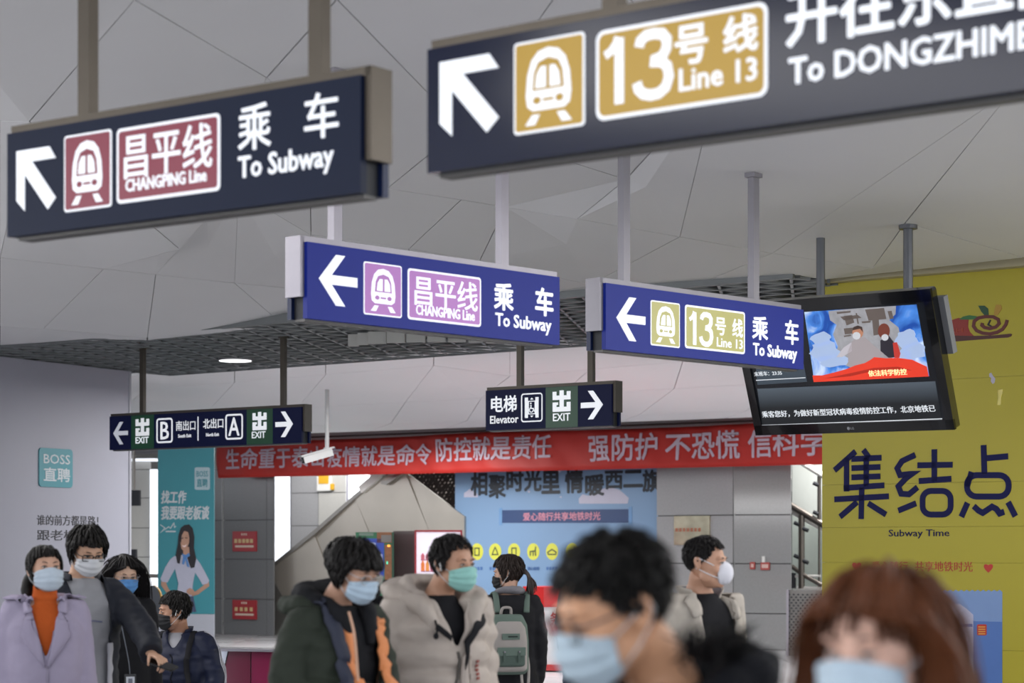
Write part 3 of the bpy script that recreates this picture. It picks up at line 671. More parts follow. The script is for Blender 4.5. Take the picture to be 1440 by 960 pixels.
b = MB(); b.tube([FB.pos(0, .0, zt0+.03)-bn.location, FB.pos(sR, 0, zt0+(zt1-zt0)*sR/sE+.03)-bn.location], .02, 6)
bo = MB(); bo.tube([(0, 0, zt0+.02), (sR, 0, zt0+(zt1-zt0)*sR/sE+.02)], .018, 6); bo.build('rope', mat('rope_dark', '#3a2a28', .8), bn)
# bulkhead directly behind and above the banner
area('ceiling_area_light', (-3, 43.6, 4.2), (5, .8), 160, (0,0,0))  # added area light lifting the dim piers behind the banner
FW = Face(290, 42.9, -37.6)
Lw = FW.s_(1230)
o = FW.root('wall_bulkhead'); o['kind'] = 'structure'
MB().box(-3, Lw, 0, .25, 3.55, 4.6).build('wall_panel', mat('bulkhead_grey', '#a9a9ad', .6), o)
M_stoneD = mat('dark_grey_stone', '#68696b', .2, var=.12, scale=30, bump=.03); M_stoneM = mat('grey_stone', '#9a9a9c', .25, var=.1, scale=30); M_stoneL = mat('pale_stone', '#b3b2ae', .35, var=.05, scale=20)
M_joint = mat('stone_joint', '#2c2d30', .8)
def slabs(root, F, cols, rows, m, off=0., z0=0., gap=.006, th=.03):
    """cols: pixel columns of vertical joints, rows: heights of horizontal joints"""
    for i in range(len(cols)-1):
        for j in range(len(rows)-1):
            a, b_ = F.s_(cols[i]), F.s_(cols[i+1])
            MB().box(a+gap, b_-gap, off, off+th, rows[j]+gap, rows[j+1]-gap).build('stone_slab', m, root)
    MB().box(F.s_(cols[0])+.02, F.s_(cols[-1])-.02, off+th*.6, off+.05, rows[0], rows[-1]).build('core', M_joint, root)
# left stone wall with concealed door
r = FW.root('wall_stone_left'); r['kind'] = 'structure'
zz = [0]+[FW.p(345, y)[1] for y in (897, 842, 786, 731)]+[3.2]
slabs(r, FW, [292, 312], zz, M_stoneD); slabs(r, FW, [314, 375, 385], zz, M_stoneD)
r = FW.root('wall_niche'); r['kind'] = 'structure'
# fire notices
for k, (yt, yb) in enumerate(((747, 775), (843, 870))):
    q = FW.rect(328.5, yt, yb, 361.5)
    o = FW.root('red_notice'); tag(o, ['upper red notice plate on dark stone wall', 'lower red notice plate on dark stone wall'][k], 'notice')
    MB().box(q[0], q[1], -.03, 0, q[2], q[3]).build('plate', mat('notice_red', '#96222a', .35), o)
    W_, H_ = q[1]-q[0], q[3]-q[2]; ml = mat('notice_print', '#c9b8a8', .5)
    for x in (.38, .47, .56): MB().box(q[0]+W_*x, q[0]+W_*(x+.05), -.033, -.03, q[2]+H_*.8, q[2]+H_*.9).build('print', ml, o)
    for x in ((.08, .25, .42, .58, .75) if k == 0 else (.1, .32, .52, .74)):
        MB().box(q[0]+W_*x, q[0]+W_*(x+.12), -.033, -.03, q[2]+H_*.42, q[2]+H_*.62).build('print', mat('notice_gold', '#c0a878', .5), o)
    MB().box(q[0]+W_*.12, q[0]+W_*.9, -.033, -.03, q[2]+H_*.2, q[2]+H_*.3).build('print', ml, o)
# bright window slots and stone piers to the right of it, further back
FS = Face(385, 45.5, -30)
M_win = mat('daylight_pane', '#f4f8ff', emis=.8)
for k, (a, b_) in enumerate(((380, 408), (486, 520))):
    r = FS.root('window_%d' % (k+1)); r['kind'] = 'structure'
    MB().box(FS.s_(a), FS.s_(b_), .1, .14, 1.0, 3.6).build('pane', M_win, r)
    MB().box(FS.s_(a)-.03, FS.s_(a), 0, .16, 1.0, 3.6).build('jamb', M_steel2, r); MB().box(FS.s_(b_), FS.s_(b_)+.03, 0, .16, 1.0, 3.6).build('jamb', M_steel2, r)
r = FS.root('wall_pier_dark'); r['kind'] = 'structure'; zz = [0]+[FS.p(430, y)[1] for y in (850, 794, 739, 693)]+[3.6]
slabs(r, FS, [408, 448], zz, M_stoneM)
r = FS.root('wall_pier_light'); r['kind'] = 'structure'; slabs(r, FS, [448.5, 487], zz, M_stoneL, -.02)
q = FS.rect(448, 667, 690, 468); o = FS.root('warning_plate'); tag(o, 'small white and yellow warning plate high on pale pier', 'notice')
MB().box(q[0], q[1], -.06, -.02, q[2], q[3]).build('plate', M_white, o)
MB().box(q[0]+.04, q[1]-.06, -.065, -.06, q[2]+.14, q[3]-.03).build('yellow_field', mat('warn_yellow', '#d0a020', .5), o)
MB().box(q[1]-.02, q[1]+.05, -.065, -.02, q[2]+.02, q[2]+.14).build('tag', mat('warn_yellow', '#d0a020', .5), o)
# angular steel cladding of the stair
FC = Face(380, 42.3, -36)
r = FC.root('stair_cladding'); tag(r, 'angular brushed steel cladding under the stairs behind vending machines', 'cladding')
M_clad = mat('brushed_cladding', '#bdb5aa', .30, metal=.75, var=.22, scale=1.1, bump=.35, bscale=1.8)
C8 = (4.364, 380, 640)
def clad(pts, off, m=M_clad, tilt=0.):
    P = FC.P(c2(*C8, pts)); c = (sum(p[0] for p in P)/len(P), sum(p[1] for p in P)/len(P))
    P = [(x+(c[0]-x)*.012, z+(c[1]-z)*.012) for x, z in P]
    b = MB(); b.prism(P, off, off+.05)
    b.v = [(x, y+tilt*(x-c[0])-.10*abs(tilt)*(z-c[1]), z) for x, y, z in b.v]
    b.build('cladding_panel', m, r)
clad([(25,680),(270,485),(352,700),(400,860),(400,1250),(130,1250),(130,960),(25,750)], 0, tilt=.05)
clad([(270,485),(525,262),(608,462),(660,640),(660,1250),(400,1250),(352,700)], 0, tilt=-.04)
clad([(525,262),(705,120),(830,105),(972,462),(972,1250),(660,1250),(608,462)], 0, tilt=.03)
clad([(830,105),(1140,330),(1200,372),(1200,1250),(972,1250),(972,462)], 0, tilt=-.06)
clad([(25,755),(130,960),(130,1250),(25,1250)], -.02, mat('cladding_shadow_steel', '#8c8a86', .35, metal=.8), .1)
b = MB(); b.stroke(FC.P(c2(*C8, [(-10,708),(20,682),(270,482),(525,258),(700,115)])), .07, -.06, .1); b.build('edge_rail', mat('edge_steel', '#9a9690', .3, metal=.8), r)
b = MB(); b.stroke(FC.P(c2(*C8, [(570,212),(640,155),(700,100)])), .14, -.1, .0); b.build('lit_handrail', mat('pale_handrail', '#e6e6e2', .4), r)
b = MB(); b.stroke(FC.P(c2(*C8, [(700,165),(730,170),(830,100)])), .07, -.1, .0); b.build('lower_handrail', mat('edge_steel', '#9a9690', .3, metal=.8), r)
# perforated sparkling panel behind
FPz = Face(560, 42.5, -37); r = FPz.root('perforated_screen'); tag(r, 'dark perforated metal screen glittering above the steel cladding', 'screen')
q = FPz.rect(565, 655, 745, 648)
MB().box(q[0], q[1], .05, .09, q[2], q[3]).build('backing', mat('screen_brown', '#3c3532', .6), r)
b = MB(); random.seed(3)
z = q[2]; row = 0
while z < q[3]-.03:
    x = q[0]+(.05 if row % 2 else 0)
    while x < q[1]-.05:
        if random.random() < .75:
            wv_ = random.uniform(.025, .06); y_ = random.uniform(0, .04)
            b.add([(x, y_+.02, z), (x+wv_, y_-.02, z+.01), (x+wv_, y_+.01, z+.04), (x, y_+.03, z+.035)], [(0, 1, 2, 3)])
        x += .10
    z += .062; row += 1
o = b.build('louvre_scales', mat('scale_metal', '#c8bcb0', .4, metal=.2, emis=0), r); o['kind'] = 'stuff'
# blue poster wall
FP = Face(640, 39.7, -37.6)
r = FP.root('blue_poster'); tag(r, 'large pale blue poster with black title behind service counter', 'poster')
M_pb = mat('poster_blue', '#7796b9', .5, var=.05, scale=.6)
q = FP.rect(640, 640, 905, 930)
MB().box(q[0], q[1], 0, .06, q[2], q[3]).build('poster_board', M_pb, r)
M_pk = mat('poster_black', '#1b232e', .5); C2 = (4.8, 640, 650)
M_cl = mat('poster_cloud', '#b4b3c6', .5)
for pts in ([(60,235),(62,205),(80,195),(95,180),(115,180),(130,205),(150,210),(155,235)], [(838,278),(835,245),(860,215),(900,225),(945,215),(975,185),(1040,165),(1110,185),(1145,215),(1172,240),(1165,278)], [(655,60),(670,40),(705,38),(718,58),(700,72)], [(490,195),(500,188),(508,198),(498,206)], [(705,235),(715,225),(722,240)]):
    MB().prism(FP.P(c2(*C2, pts)), -.004, 0).build('cloud', M_cl, r)
for ch, xa, xb, ya, yb in (('相',110,215,68,222), ('聚',230,340,90,240), ('时',350,460,52,195), ('光',470,582,50,192), ('里',588,706,62,208), ('情',745,862,52,205), ('暖',882,1005,85,222), ('西',1015,1130,62,178), ('二',1140,1266,58,165), ('旗',1270,1385,55,197)):
    text(r, ch, *FP.rect(640+xa/4.8, 650+ya/4.8, 650+yb/4.8, 640+xb/4.8), -.004, M_pk, .04, name='title_character')
def pp(name, pts, m, y): return MB().prism(FP.P(c2(*C2, pts)), y, 0).build(name, m, r)
pp('scroll', [(318,322),(1172,315),(1172,408),(318,408)], mat('poster_navy', '#26406e', .5), -.004)
pp('scroll_end', [(298,310),(318,306),(318,422),(298,425)], mat('poster_midblue', '#6690bd', .5), -.006); pp('scroll_end', [(1172,300),(1195,298),(1195,418),(1172,422)], mat('poster_midblue', '#6690bd', .5), -.006)
text(r, '爱心随行共享地铁时光', *FP.rect(736, 720.8, 732, 844.5), -.005, mat('poster_pink', '#d08a9c', .5), .02)
Myd = mat('poster_yellow', '#cfcf4c', .5); Mdk = mat('poster_icon', '#3a4434', .5); Mtx = mat('poster_smalltext', '#44689e', .5)
icons = [[(-3,-5),(3,-5),(3,5),(-3,5)], [(0,-6),(2,-2),(4,4),(-4,4),(-2,-2)], [(-3,-5),(3,-5),(3,5),(-3,5)], None, [(-6,1),(0,-3),(6,1),(5,4),(-5,4)], None, [(-3,-5),(3,-5),(3,5),(-3,5)], None, [(-5,3),(-4,-2),(0,-5),(4,-2),(5,3)], [(-4,5),(-2,0),(0,-5),(3,-3),(3,5)]]
for k, cx in enumerate([671,696.5,723,750,776.5,805,833,862,892.5,920.5]):
    cy = 775.5-(cx-671)*.002
    MB().prism(FP.P(disc(cx, cy, 8.6, 11.8, 24)), -.004, 0).build('yellow_disc', Myd, r)
    if icons[k]: b = MB(); b.stroke(FP.P([(cx+x, cy+y) for x, y in icons[k]]), .022, -.007, -.004, closed=True); b.build('icon', Mdk, r)
    else:
        b = MB(); b.stroke(FP.P([(cx+3.5, cy-7), (cx+3, cy-1), (cx-4, cy), (cx-4, cy+6)]), .025, -.007, -.004); b.stroke(FP.P([(cx+3, cy-1), (cx+3.5, cy+6)]), .025, -.007, -.004); b.stroke(FP.P([(cx, cy), (cx, cy+6)]), .02, -.007, -.004); b.build('icon', Mdk, r)
    if cx == 750: text(r, '爱心座椅', *FP.rect(742, 796.5, 801.5, 758.5), -.004, Mtx, .02)
    else:
        for j in range(4): MB().prism(FP.P([(cx-8+j*4.2, 796.8), (cx-5+j*4.2, 796.8), (cx-5+j*4.2, 801.3), (cx-8+j*4.2, 801.3)]), -.004, 0).build('caption_mark', Mtx, r)
# service counter
cr_ = empty('service_counter', P3(832, 900, 29.6)-Vector((0, 0, P3(832, 900, 29.6).z)), math.radians(-8)); tag(cr_, 'white rounded service counter with red top band and base', 'counter')
def stad(hw, rad, z0, z1, m, name, n=14):
    P = [(hw-rad+rad*math.cos(a), rad*math.sin(a)) for a in [-PI/2+PI*i/n for i in range(n+1)]]+[(-hw+rad+rad*math.cos(a), rad*math.sin(a)) for a in [PI/2+PI*i/n for i in range(n+1)]]
    k = len(P); v = [(x, y, z0) for x, y in P]+[(x, y, z1) for x, y in P]
    b = MB().add(v, [(i, (i+1) % k, (i+1) % k+k, i+k) for i in range(k)]+[tuple(range(k-1, -1, -1)), tuple(range(k, 2*k))])
    return b.build(name, m, cr_)
M_cr = mat('counter_red', '#b1201f', .25); M_cw = mat('counter_white', '#cfcfd2', .2)
stad(.92, .42, .07, .86, M_cw, 'counter_body'); stad(.93, .43, .86, 1.13, M_cr, 'top_band'); stad(.95, .45, .02, .10, M_cr, 'base_band'); stad(.9, .4, 0, .02, M_dark, 'plinth')
for ch, xa, xb in (('服', 757, 768), ('务', 776, 787)):
    zt = EYE+(HOR-861)/FPX*29.1; zb_ = EYE+(HOR-880)/FPX*29.1
    X0 = (xa-832)/FPX*29.2; X1 = (xb-832)/FPX*29.2
    # lies on the flat front of the counter
    text(cr_, ch, X0+.02, X1+.02, zb_, zt, -.425, M_cr, .03)
# vending machines
FV_ = Face(500, 35.6, 3)
r = FV_.root('ticket_machine'); tag(r, 'tall green vending machine behind the parka man', 'vending machine')
M_vg = mat('machine_green', '#1c6b45', .3); q = FV_.rect(500, 748, 921, 553.5)
MB().box(q[0], q[1], 0, .7, 0, q[3]).build('cabinet', M_vg, r)
MB().box(q[1]-.03, q[1]+.005, -.02, .7, .05, q[3]).build('side_edge', mat('machine_dgreen', '#0f4a30', .3), r)
def on(F, root, name, px0, px1, y0, y1, m, off=-.01, back=0.):
    a = F.rect(px0, y0, y1, px1); return MB().box(a[0], a[1], off, back, a[2], a[3]).build(name, m, root)
Mw_ = mat('machine_brown', '#8a5a38', .5, var=.4, scale=20); Mscr = mat('machine_screen', '#aab4d8', emis=.3); Mbl = mat('machine_blue', '#2340a0', .35, emis=.1)
on(FV_, r, 'header', 505, 525, 749, 753, mat('machine_label', '#6f8578', .5)); on(FV_, r, 'blue_panel', 511, 540, 757, 810, Mbl)
on(FV_, r, 'display', 515, 528, 763, 783, Mscr, -.02); on(FV_, r, 'card_panel', 529, 539, 765, 772, Mbl, -.02); on(FV_, r, 'card_label', 533, 537.5, 779, 798, Mscr, -.02)
on(FV_, r, 'product_panel', 530, 551, 748, 763, Mw_, -.01); on(FV_, r, 'paper_notice', 536, 550, 752, 762, mat('notice_grey', '#7b7a78', .6), -.02)
on(FV_, r, 'product_panel', 541, 551, 766, 835, Mw_, -.01); on(FV_, r, 'dark_window', 520, 534, 806, 836, M_black, -.02); on(FV_, r, 'red_lamp', 523, 531, 822, 832, mat('lamp_red', '#e04828', emis=.8), -.03)
on(FV_, r, 'coin_unit', 538, 547, 815, 822, M_black, -.04); on(FV_, r, 'green_button', 543.5, 545.5, 789, 793, mat('lamp_green', '#50c8a0', emis=.8), -.03); on(FV_, r, 'orange_button', 545, 548.5, 766, 768.5, mat('lamp_orange', '#ffa040', emis=1.5), -.03)
on(FV_, r, 'keyhole', 543, 546, 856, 860, Mw_, -.02); on(FV_, r, 'flap', 536, 550, 872, 880, M_black, -.02)
FD = Face(552, 36.2, -20); r = FD.root('wall_pillar'); r['kind'] = 'structure'
q = FD.rect(553, 748, 930, 585); MB().box(q[0], q[1], 0, .5, 0, q[3]+.02).build('pillar_panel', mat('brown_grey_pillar', '#665c5c', .4), r)
FR = Face(583, 35.2, 1); r = FR.root('drink_machine'); tag(r, 'red framed lit drink vending machine behind the beige jacket', 'vending machine')
q = FR.rect(583, 745, 921, 650); M_rd = mat('machine_red', '#a01c2c', .3)
x0, x1, zt = q[0], q[1], q[3]
MB().box(x0, x1, .06, .75, 0, zt).build('cabinet', M_rd, r)
MB().box(x0, x0+.03, -.02, .06, .05, zt).build('frame_side', M_rd, r); MB().box(x1-.03, x1, -.02, .06, .05, zt).build('frame_side', M_rd, r); MB().box(x0, x1, -.02, .06, zt-.03, zt).build('frame_top', M_rd, r)
MB().box(x0+.03, x1-.03, .04, .062, .8, zt-.03).build('lit_interior', mat('machine_lit', '#e0dae6', emis=.42), r)
shelf_y = [786.5, 802.5, 820]
for sy in shelf_y:
    z = FR.p(600, sy)[1]; sh = MB().box(x0+.10, x1-.03, -.0, .045, z-.012, z).build('shelf', mat('shelf_pink', '#b0688c', .4), r)
    cols_ = ['#d87838', '#d89048', '#c87890', '#c85070', '#d0a0a8', '#b04858'] if sy == 802.5 else ['#c06070', '#b07080', '#d0a8b0', '#c87888', '#b85868', '#c8a0a0']
    for i, hc in enumerate(cols_):
        x = x0+.13+i*.075
        if x > x1-.06: break
        b = MB(); hb = .17 if sy == 802.5 else .10
        b.tube([(x, .02, z), (x, .02, z+hb*.7), (x, .02, z+hb*.85), (x, .02, z+hb)], [.028, .028, .012, .012], 8)
        o = b.build('drink_bottle', mat('drink_'+hc[1:], hc, .3, emis=.25))
        o.matrix_world = r.matrix_world; o.location = r.location; o.rotation_euler = r.rotation_euler
        sn = ['top', 'middle', 'lower'][shelf_y.index(sy)]
        wd = {'#d87838': 'orange', '#d89048': 'amber', '#c87890': 'rose', '#c85070': 'crimson', '#d0a0a8': 'pale pink', '#b04858': 'dark red', '#c06070': 'red', '#b07080': 'mauve', '#d0a8b0': 'pale', '#c87888': 'pink', '#b85868': 'deep red', '#c8a0a0': 'beige'}[hc]
        tag(o, '%s drink bottle, %s from the left on the %s shelf of red machine' % (wd, ['first', 'second', 'third', 'fourth', 'fifth', 'sixth'][i], sn), 'bottle', 'drink bottles in the red machine')
# right stone wall
FX = Face(924, 36.9, -37.6)
r = FX.root('wall_stone_right'); r['kind'] = 'structure'; hz = [0]+[FX.p(980, y)[1] for y in (930, 861, 792, 724.5)]+[3.5]
slabs(r, FX, [923, 1031], hz, M_stoneM, gap=.008, th=.04)
FX2 = Face(1031, FX.o.y+FX.s_(1031)*FX.u.y, -20); r = FX2.root('wall_stone_return'); r['kind'] = 'structure'
M_stoneP = mat('polished_stone', '#8c8d8e', .1, var=.1, scale=30)
slabs(r, FX2, [1031.3, 1113], hz, M_stoneP, gap=.008, th=.04)
o = FX.root('brass_plaque'); tag(o, 'reflective brass plaque on grey stone wall above masked man', 'plaque')
q = FX.rect(949, 725.5, 766, 999); MB().box(q[0], q[1], -.03, 0, q[2], q[3]).build('plate', mat('plaque_metal', '#c0b49c', .18, metal=.7, var=.55, scale=5), o)
for i in range(7): a = q[0]+.03+i*.075; MB().box(a, a+.05, -.033, -.03, q[2]+.22, q[2]+.28).build('raised_mark', mat('plaque_mark', '#9a5a40', .4), o)
for k, (a, b_, y0, y1) in enumerate(((1055.5, 1062.5, 790, 800), (1070.5, 1083, 790.5, 801))):
    o = FX2.root('fire_alarm'); tag(o, ['small red call point left of the alarm on stone wall', 'larger red alarm box right of call point on stone wall'][k], 'alarm')
    q = FX2.rect(a, y0, y1, b_); MB().box(q[0], q[1], -.05, 0, q[2], q[3]).build('housing', mat('alarm_red', '#a03028', .35), o)
    MB().box(q[0]+.02, q[1]-.02, -.056, -.05, q[2]+.03, q[3]-.03).build('face', mat('alarm_face', '#c8a8a0', .4), o)
    if k: MB().box(q[0]+.02, q[0]+.07, -.04, 0, q[3], q[3]+.1).build('strobe', M_white, o)
# perforated low screen, stair with glass balustrade
FG = Face(1108, 33.8, -30); r = FG.root('mesh_barrier'); tag(r, 'grey perforated metal barrier at the foot of stairs', 'barrier')
q = FG.rect(1108, 829, 960, 1190); MB().box(q[0], q[1], .02, .05, 0, q[3]).build('sheet', mat('mesh_grey', '#6c6a68', .4, metal=.5), r)
b = MB(); z = .1; row = 0
while z < q[3]-.03:
    x = q[0]+(.04 if row % 2 else .0)+.02
    while x < q[0]+.75: b.add([(x-.022, .0, z), (x, -.003, z-.015), (x+.022, 0, z), (x, -.003, z+.015)], [(0, 1, 2, 3)]); x += .075
    z += .042; row += 1
o = b.build('perforation', M_dark, r); o['kind'] = 'stuff'
MB().box(q[0]-.02, q[0]+.02, -.02, .06, 0, q[3]+.0).build('post', M_steel2, r)
area('ceiling_area_light', (5.6, 36.6, 4.0), (2, 1), 150)  # added fill that brightens the pale stair wall
FT = Face(1085, 37.4, -30); r = FT.root('stair_wall'); r['kind'] = 'structure'
q = FT.rect(1085, 640, 960, 1300); MB().box(q[0], q[1], .9, 1.0, 0, 4).build('wall_panel', mat('pale_stair_wall', '#b9bdb8', .5), r)
for i in range(9):
    zt = FT.p(1130, 690+i*7)[1]; 
    MB().box(FT.s_(1145), FT.s_(1170), .5, .9, zt-.02, zt).build('louvre_slat', M_steel2, r)
r = FT.root('stair_balustrade'); tag(r, 'glass stair balustrade with steel posts and sloping handrails', 'balustrade')
C7 = (3.692, 1040, 640)
def rail(name, pts, rad, m, off=0.):
    P = FT.P(c2(*C7, pts)); b = MB(); b.tube([(p[0], off, p[1]) for p in P], rad, 10); b.build(name, m, r)
Mrl = mat('rail_steel', '#77706a', .3, metal=.8); Mrw = mat('rail_bright', '#d6d4d0', .3)
rail('handrail', [(240,245),(275,265),(425,355),(520,412)], .055, Mrl); rail('handrail_strip', [(240,275),(275,295),(410,372),(500,420)], .045, Mrw, .05)
rail('upper_handrail', [(290,10),(335,45),(425,100),(500,145)], .05, Mrw)
rail('post', [(322,310),(322,690)], .055, Mrl); rail('post', [(414,95),(414,330)], .035, Mrl); rail('post', [(414,360),(414,690)], .02, Mrl)
rail('lower_rail', [(270,575),(330,620),(430,675)], .04, Mrl); rail('base_rail', [(300,688),(430,690)], .03, Mrw); rail('mid_rail', [(285,628),(420,626)], .025, Mrw)
for cx, cy in ((300,355), (345,385), (300,525), (345,552), (400,150), (400,300)): rail('glass_clamp', [(cx-13,cy-6),(cx+13,cy+6)], .035, M_dark, -.02)
Mgl = bpy.data.materials.new('balustrade_glass'); Mgl.use_nodes = True; bb = Mgl.node_tree.nodes['Principled BSDF']; bb.inputs['Base Color'].default_value = lin('#f2f8f5'); bb.inputs['Transmission Weight'].default_value = 1; bb.inputs['Roughness'].default_value = .02; bb.inputs['IOR'].default_value = 1.1
q = FT.P(c2(*C7, [(240,300),(430,405),(430,680),(240,680)])); MB().prism(q, .06, .075).build('glass_pane', Mgl, r)
rail('dark_post', [(278,610),(278,690)], .05, M_dark)
# teal advertising panel
FA = Face(222, 33.5, -3); r = FA.root('teal_advertisement'); tag(r, 'tall teal advertising panel with woman in white shirt', 'advertisement')
q = FA.rect(222, 612, 912, 301); zw = FA.p(222, 863)[1]
x0, x1 = q[0], q[1]
MB().box(x0, x1, 0, .06, zw, q[3]).build('teal_board', M_teal, r); MB().box(x0, x1, 0, .06, .1, zw-.004).build('white_board', mat('ad_white', '#a4a7b2', .5), r)
MB().box(x0+.05, x1-.05, -.15, .2, 0, .1).build('foot', M_dark, r)
CA = (4.0, 180, 620)
def pa_(name, pts, m, y, root=r): return MB().prism(FA.P(c2(*CA, pts)), y, y+.003).build(name, m, root)
MB().prism(rr(*FA.rect(273.7, 656.8, 688.5, 295.2), .03), -.003, 0).build('logo_plate', mat('ad_logo', '#9fb4bc', .5), r)
text(r, 'BOSS', *FA.rect(276.5, 662, 670, 292.5), -.004, M_teal, .0); text(r, '直聘', *FA.rect(277, 673, 684.5, 292), -.004, M_teal, .02)
text(r, '找工作', *FA.rect(227, 690, 707.5, 262), 0, M_wprint, .05, .15); text(r, '我要跟老板谈', *FA.rect(227, 711.5, 730, 294), 0, M_wprint, .05, .15)
b = MB(); b.stroke(FA.P(c2(*CA, [(182,470),(208,488),(182,515),(215,492),(228,482),(240,490),(252,470),(258,460),(262,485),(270,478)])), .012, -.004, 0); b.build('signature', M_wprint, r)
b = MB(); b.stroke(FA.P(c2(*CA, [(212,508),(268,508)])), .02, -.004, 0); b.build('signature_line', M_wprint, r)
Msk = mat('ad_skin', '#a8826e', .6); Msh = mat('ad_shirt', '#a6a8ba', .6, var=.08, scale=9); Mhr = mat('ad_hair', '#1d1a20', .6); Msc = mat('ad_scarf', '#4a78b0', .6); Msd = mat('ad_shade', '#328290', .6)
fig = r
pa_('figure_arm', [(232,720),(212,750),(188,785),(186,810),(215,850),(250,880),(262,868),(228,830),(215,800)], Msk, -.006)
pa_('figure_arm', [(455,790),(458,815),(430,835),(395,862),(362,872),(352,858),(385,842),(425,812),(438,795)], Msk, -.006)
pa_('figure_sleeve', [(262,645),(238,665),(210,710),(183,775),(192,790),(222,795),(250,745),(275,700)], Msh, -.009)
pa_('figure_sleeve', [(385,660),(408,690),(438,745),(458,785),(448,800),(420,808),(402,775),(375,735)], Msh, -.009)
pa_('figure_shirt', [(290,640),(262,650),(262,700),(275,760),(285,800),(272,880),(360,885),(366,800),(378,740),(388,690),(385,655),(355,640)], Msh, -.012)
pa_('figure_skirt', [(272,875),(368,872),(385,960),(270,960)], mat('ad_skirt', '#3c4560', .6), -.014)
pa_('figure_hair', [(318,472),(345,468),(365,490),(375,540),(372,600),(385,660),(375,710),(355,715),(345,690),(330,640),(300,640),(292,690),(278,685),(270,640),(282,580),(285,530),(298,488)], Mhr, -.016)
pa_('figure_neck', [(312,600),(345,595),(348,640),(330,655),(312,640)], Msk, -.018)
pa_('figure_face', [(305,505),(322,494),(340,500),(347,530),(345,570),(332,605),(315,618),(302,605),(296,570),(298,530)], Msk, -.020)
pa_('figure_fringe', [(318,475),(300,500),(294,560),(300,575),(304,530),(318,505),(340,512),(350,560),(355,600),(362,540),(350,490)], Mhr, -.022)
for pts in ([(302,545),(312,542),(313,547),(303,550)], [(322,541),(337,543),(336,548),(323,546)], [(308,536),(300,538),(308,534)], [(322,533),(338,536),(338,534)]): pa_('figure_eye', pts, Mhr, -.023)
pa_('figure_mouth', [(306,584),(318,588),(332,580),(325,596),(312,596)], mat('ad_lip', '#d8c0bc', .5), -.023)
pa_('figure_scarf', [(305,632),(325,640),(345,628),(350,645),(332,655),(348,710),(335,705),(325,665),(316,695),(306,690),(312,650)], Msc, -.024)
pa_('figure_hand', [(335,835),(350,825),(368,835),(382,855),(372,868),(345,862),(330,850)], Msk, -.024)
# gap between partition wall and teal panel: pale pier, lit strip, small monitor
FGp = Face(170, 40.5, -10); r = FGp.root('wall_gap'); r['kind'] = 'structure'
zz = [0]+[FGp.p(200, y)[1] for y in (905, 845, 783, 742, 700, 660)]+[3.3]
slabs(r, FGp, [165, 212], zz, M_stoneL); q = FGp.rect(213.5, 660, 830, 222.5)
MB().box(q[0], q[1], -.1, .1, q[2], q[3]).build('light_strip', mat('strip_glow', '#eef2fa', emis=.95), r)
q = FGp.rect(183, 645, 648.5, 222); MB().box(q[0]-.2, q[1], -.14, .1, q[2], q[3]).build('light_strip', mat('strip_glow2', '#e8ecf4', emis=.85), r)
FM = Face(180, 38.5, -10); o = FM.root('wall_monitor'); tag(o, 'small dark monitor on pole beside the white partition wall', 'monitor')
q = FM.rect(180, 689, 711, 196); MB().box(q[0], q[1], 0, .08, q[2], q[3]).build('screen', M_dark, o)
q2 = FM.rect(183, 650, 689, 187); MB().tube([(q2[1], .04, q2[2]), (q2[1], .04, q2[3]+.4)], .03, 8).build('pole', M_steel, o)
q = FM.rect(182, 772, 790, 191); MB().box(q[0], q[1], 0, .08, q[2], q[3]).build('lower_screen', M_dark, o)
o = FM.root('rail'); o.name = 'steel_guardrail'; tag(o, 'steel guardrail between partition wall and teal panel', 'guardrail')
za = FM.p(200, 809)[1]; MB().tube([(-.4, -.5, za), (1.2, -.5, za)], .035, 8).build('top_rail', M_steel, o); MB().tube([(-.4, -.5, za-.45), (1.2, -.5, za-.45)], .02, 8).build('lower_rail', M_steel, o)
for x in (-.3, .35, 1.1): MB().tube([(x, -.5, 0), (x, -.5, za)], .025, 8).build('post', M_steel, o)
# kiddie ride like oval seat back
FO = Face(203, 24.0, 0); o = FO.root('oval_chair'); tag(o, 'dark grey oval-backed seat with yellow trim beside teal panel', 'chair')
zc = lambda y: EYE+(HOR-y)/FPX*24.0
k = 24.0/FPX
MB().prism([( (214.5-203+x)*k, zc(848)+z*k) for x, z in disc(0, 0, 11, 25, 28)], .0, .09).build('backrest', mat('seat_slate', '#41454e', .5), o)
MB().prism([( (214.5-203+x)*k, zc(850)+z*k) for x, z in disc(0, 0, 13.0, 27, 28)], .03, .12).build('backrest_rim', mat('seat_yellow', '#c89a28', .5), o)
MB().box(-.02, .30, -.2, .25, .40, .50).build('seat', mat('seat_yellow', '#c89a28', .5), o); MB().tube([(.10, 0, 0), (.10, 0, .42)], .05, 12).build('pedestal', M_steel, o)
MB().tube([(.10, 0, 0), (.10, 0, .03)], .22, 20).build('foot', M_steel, o)
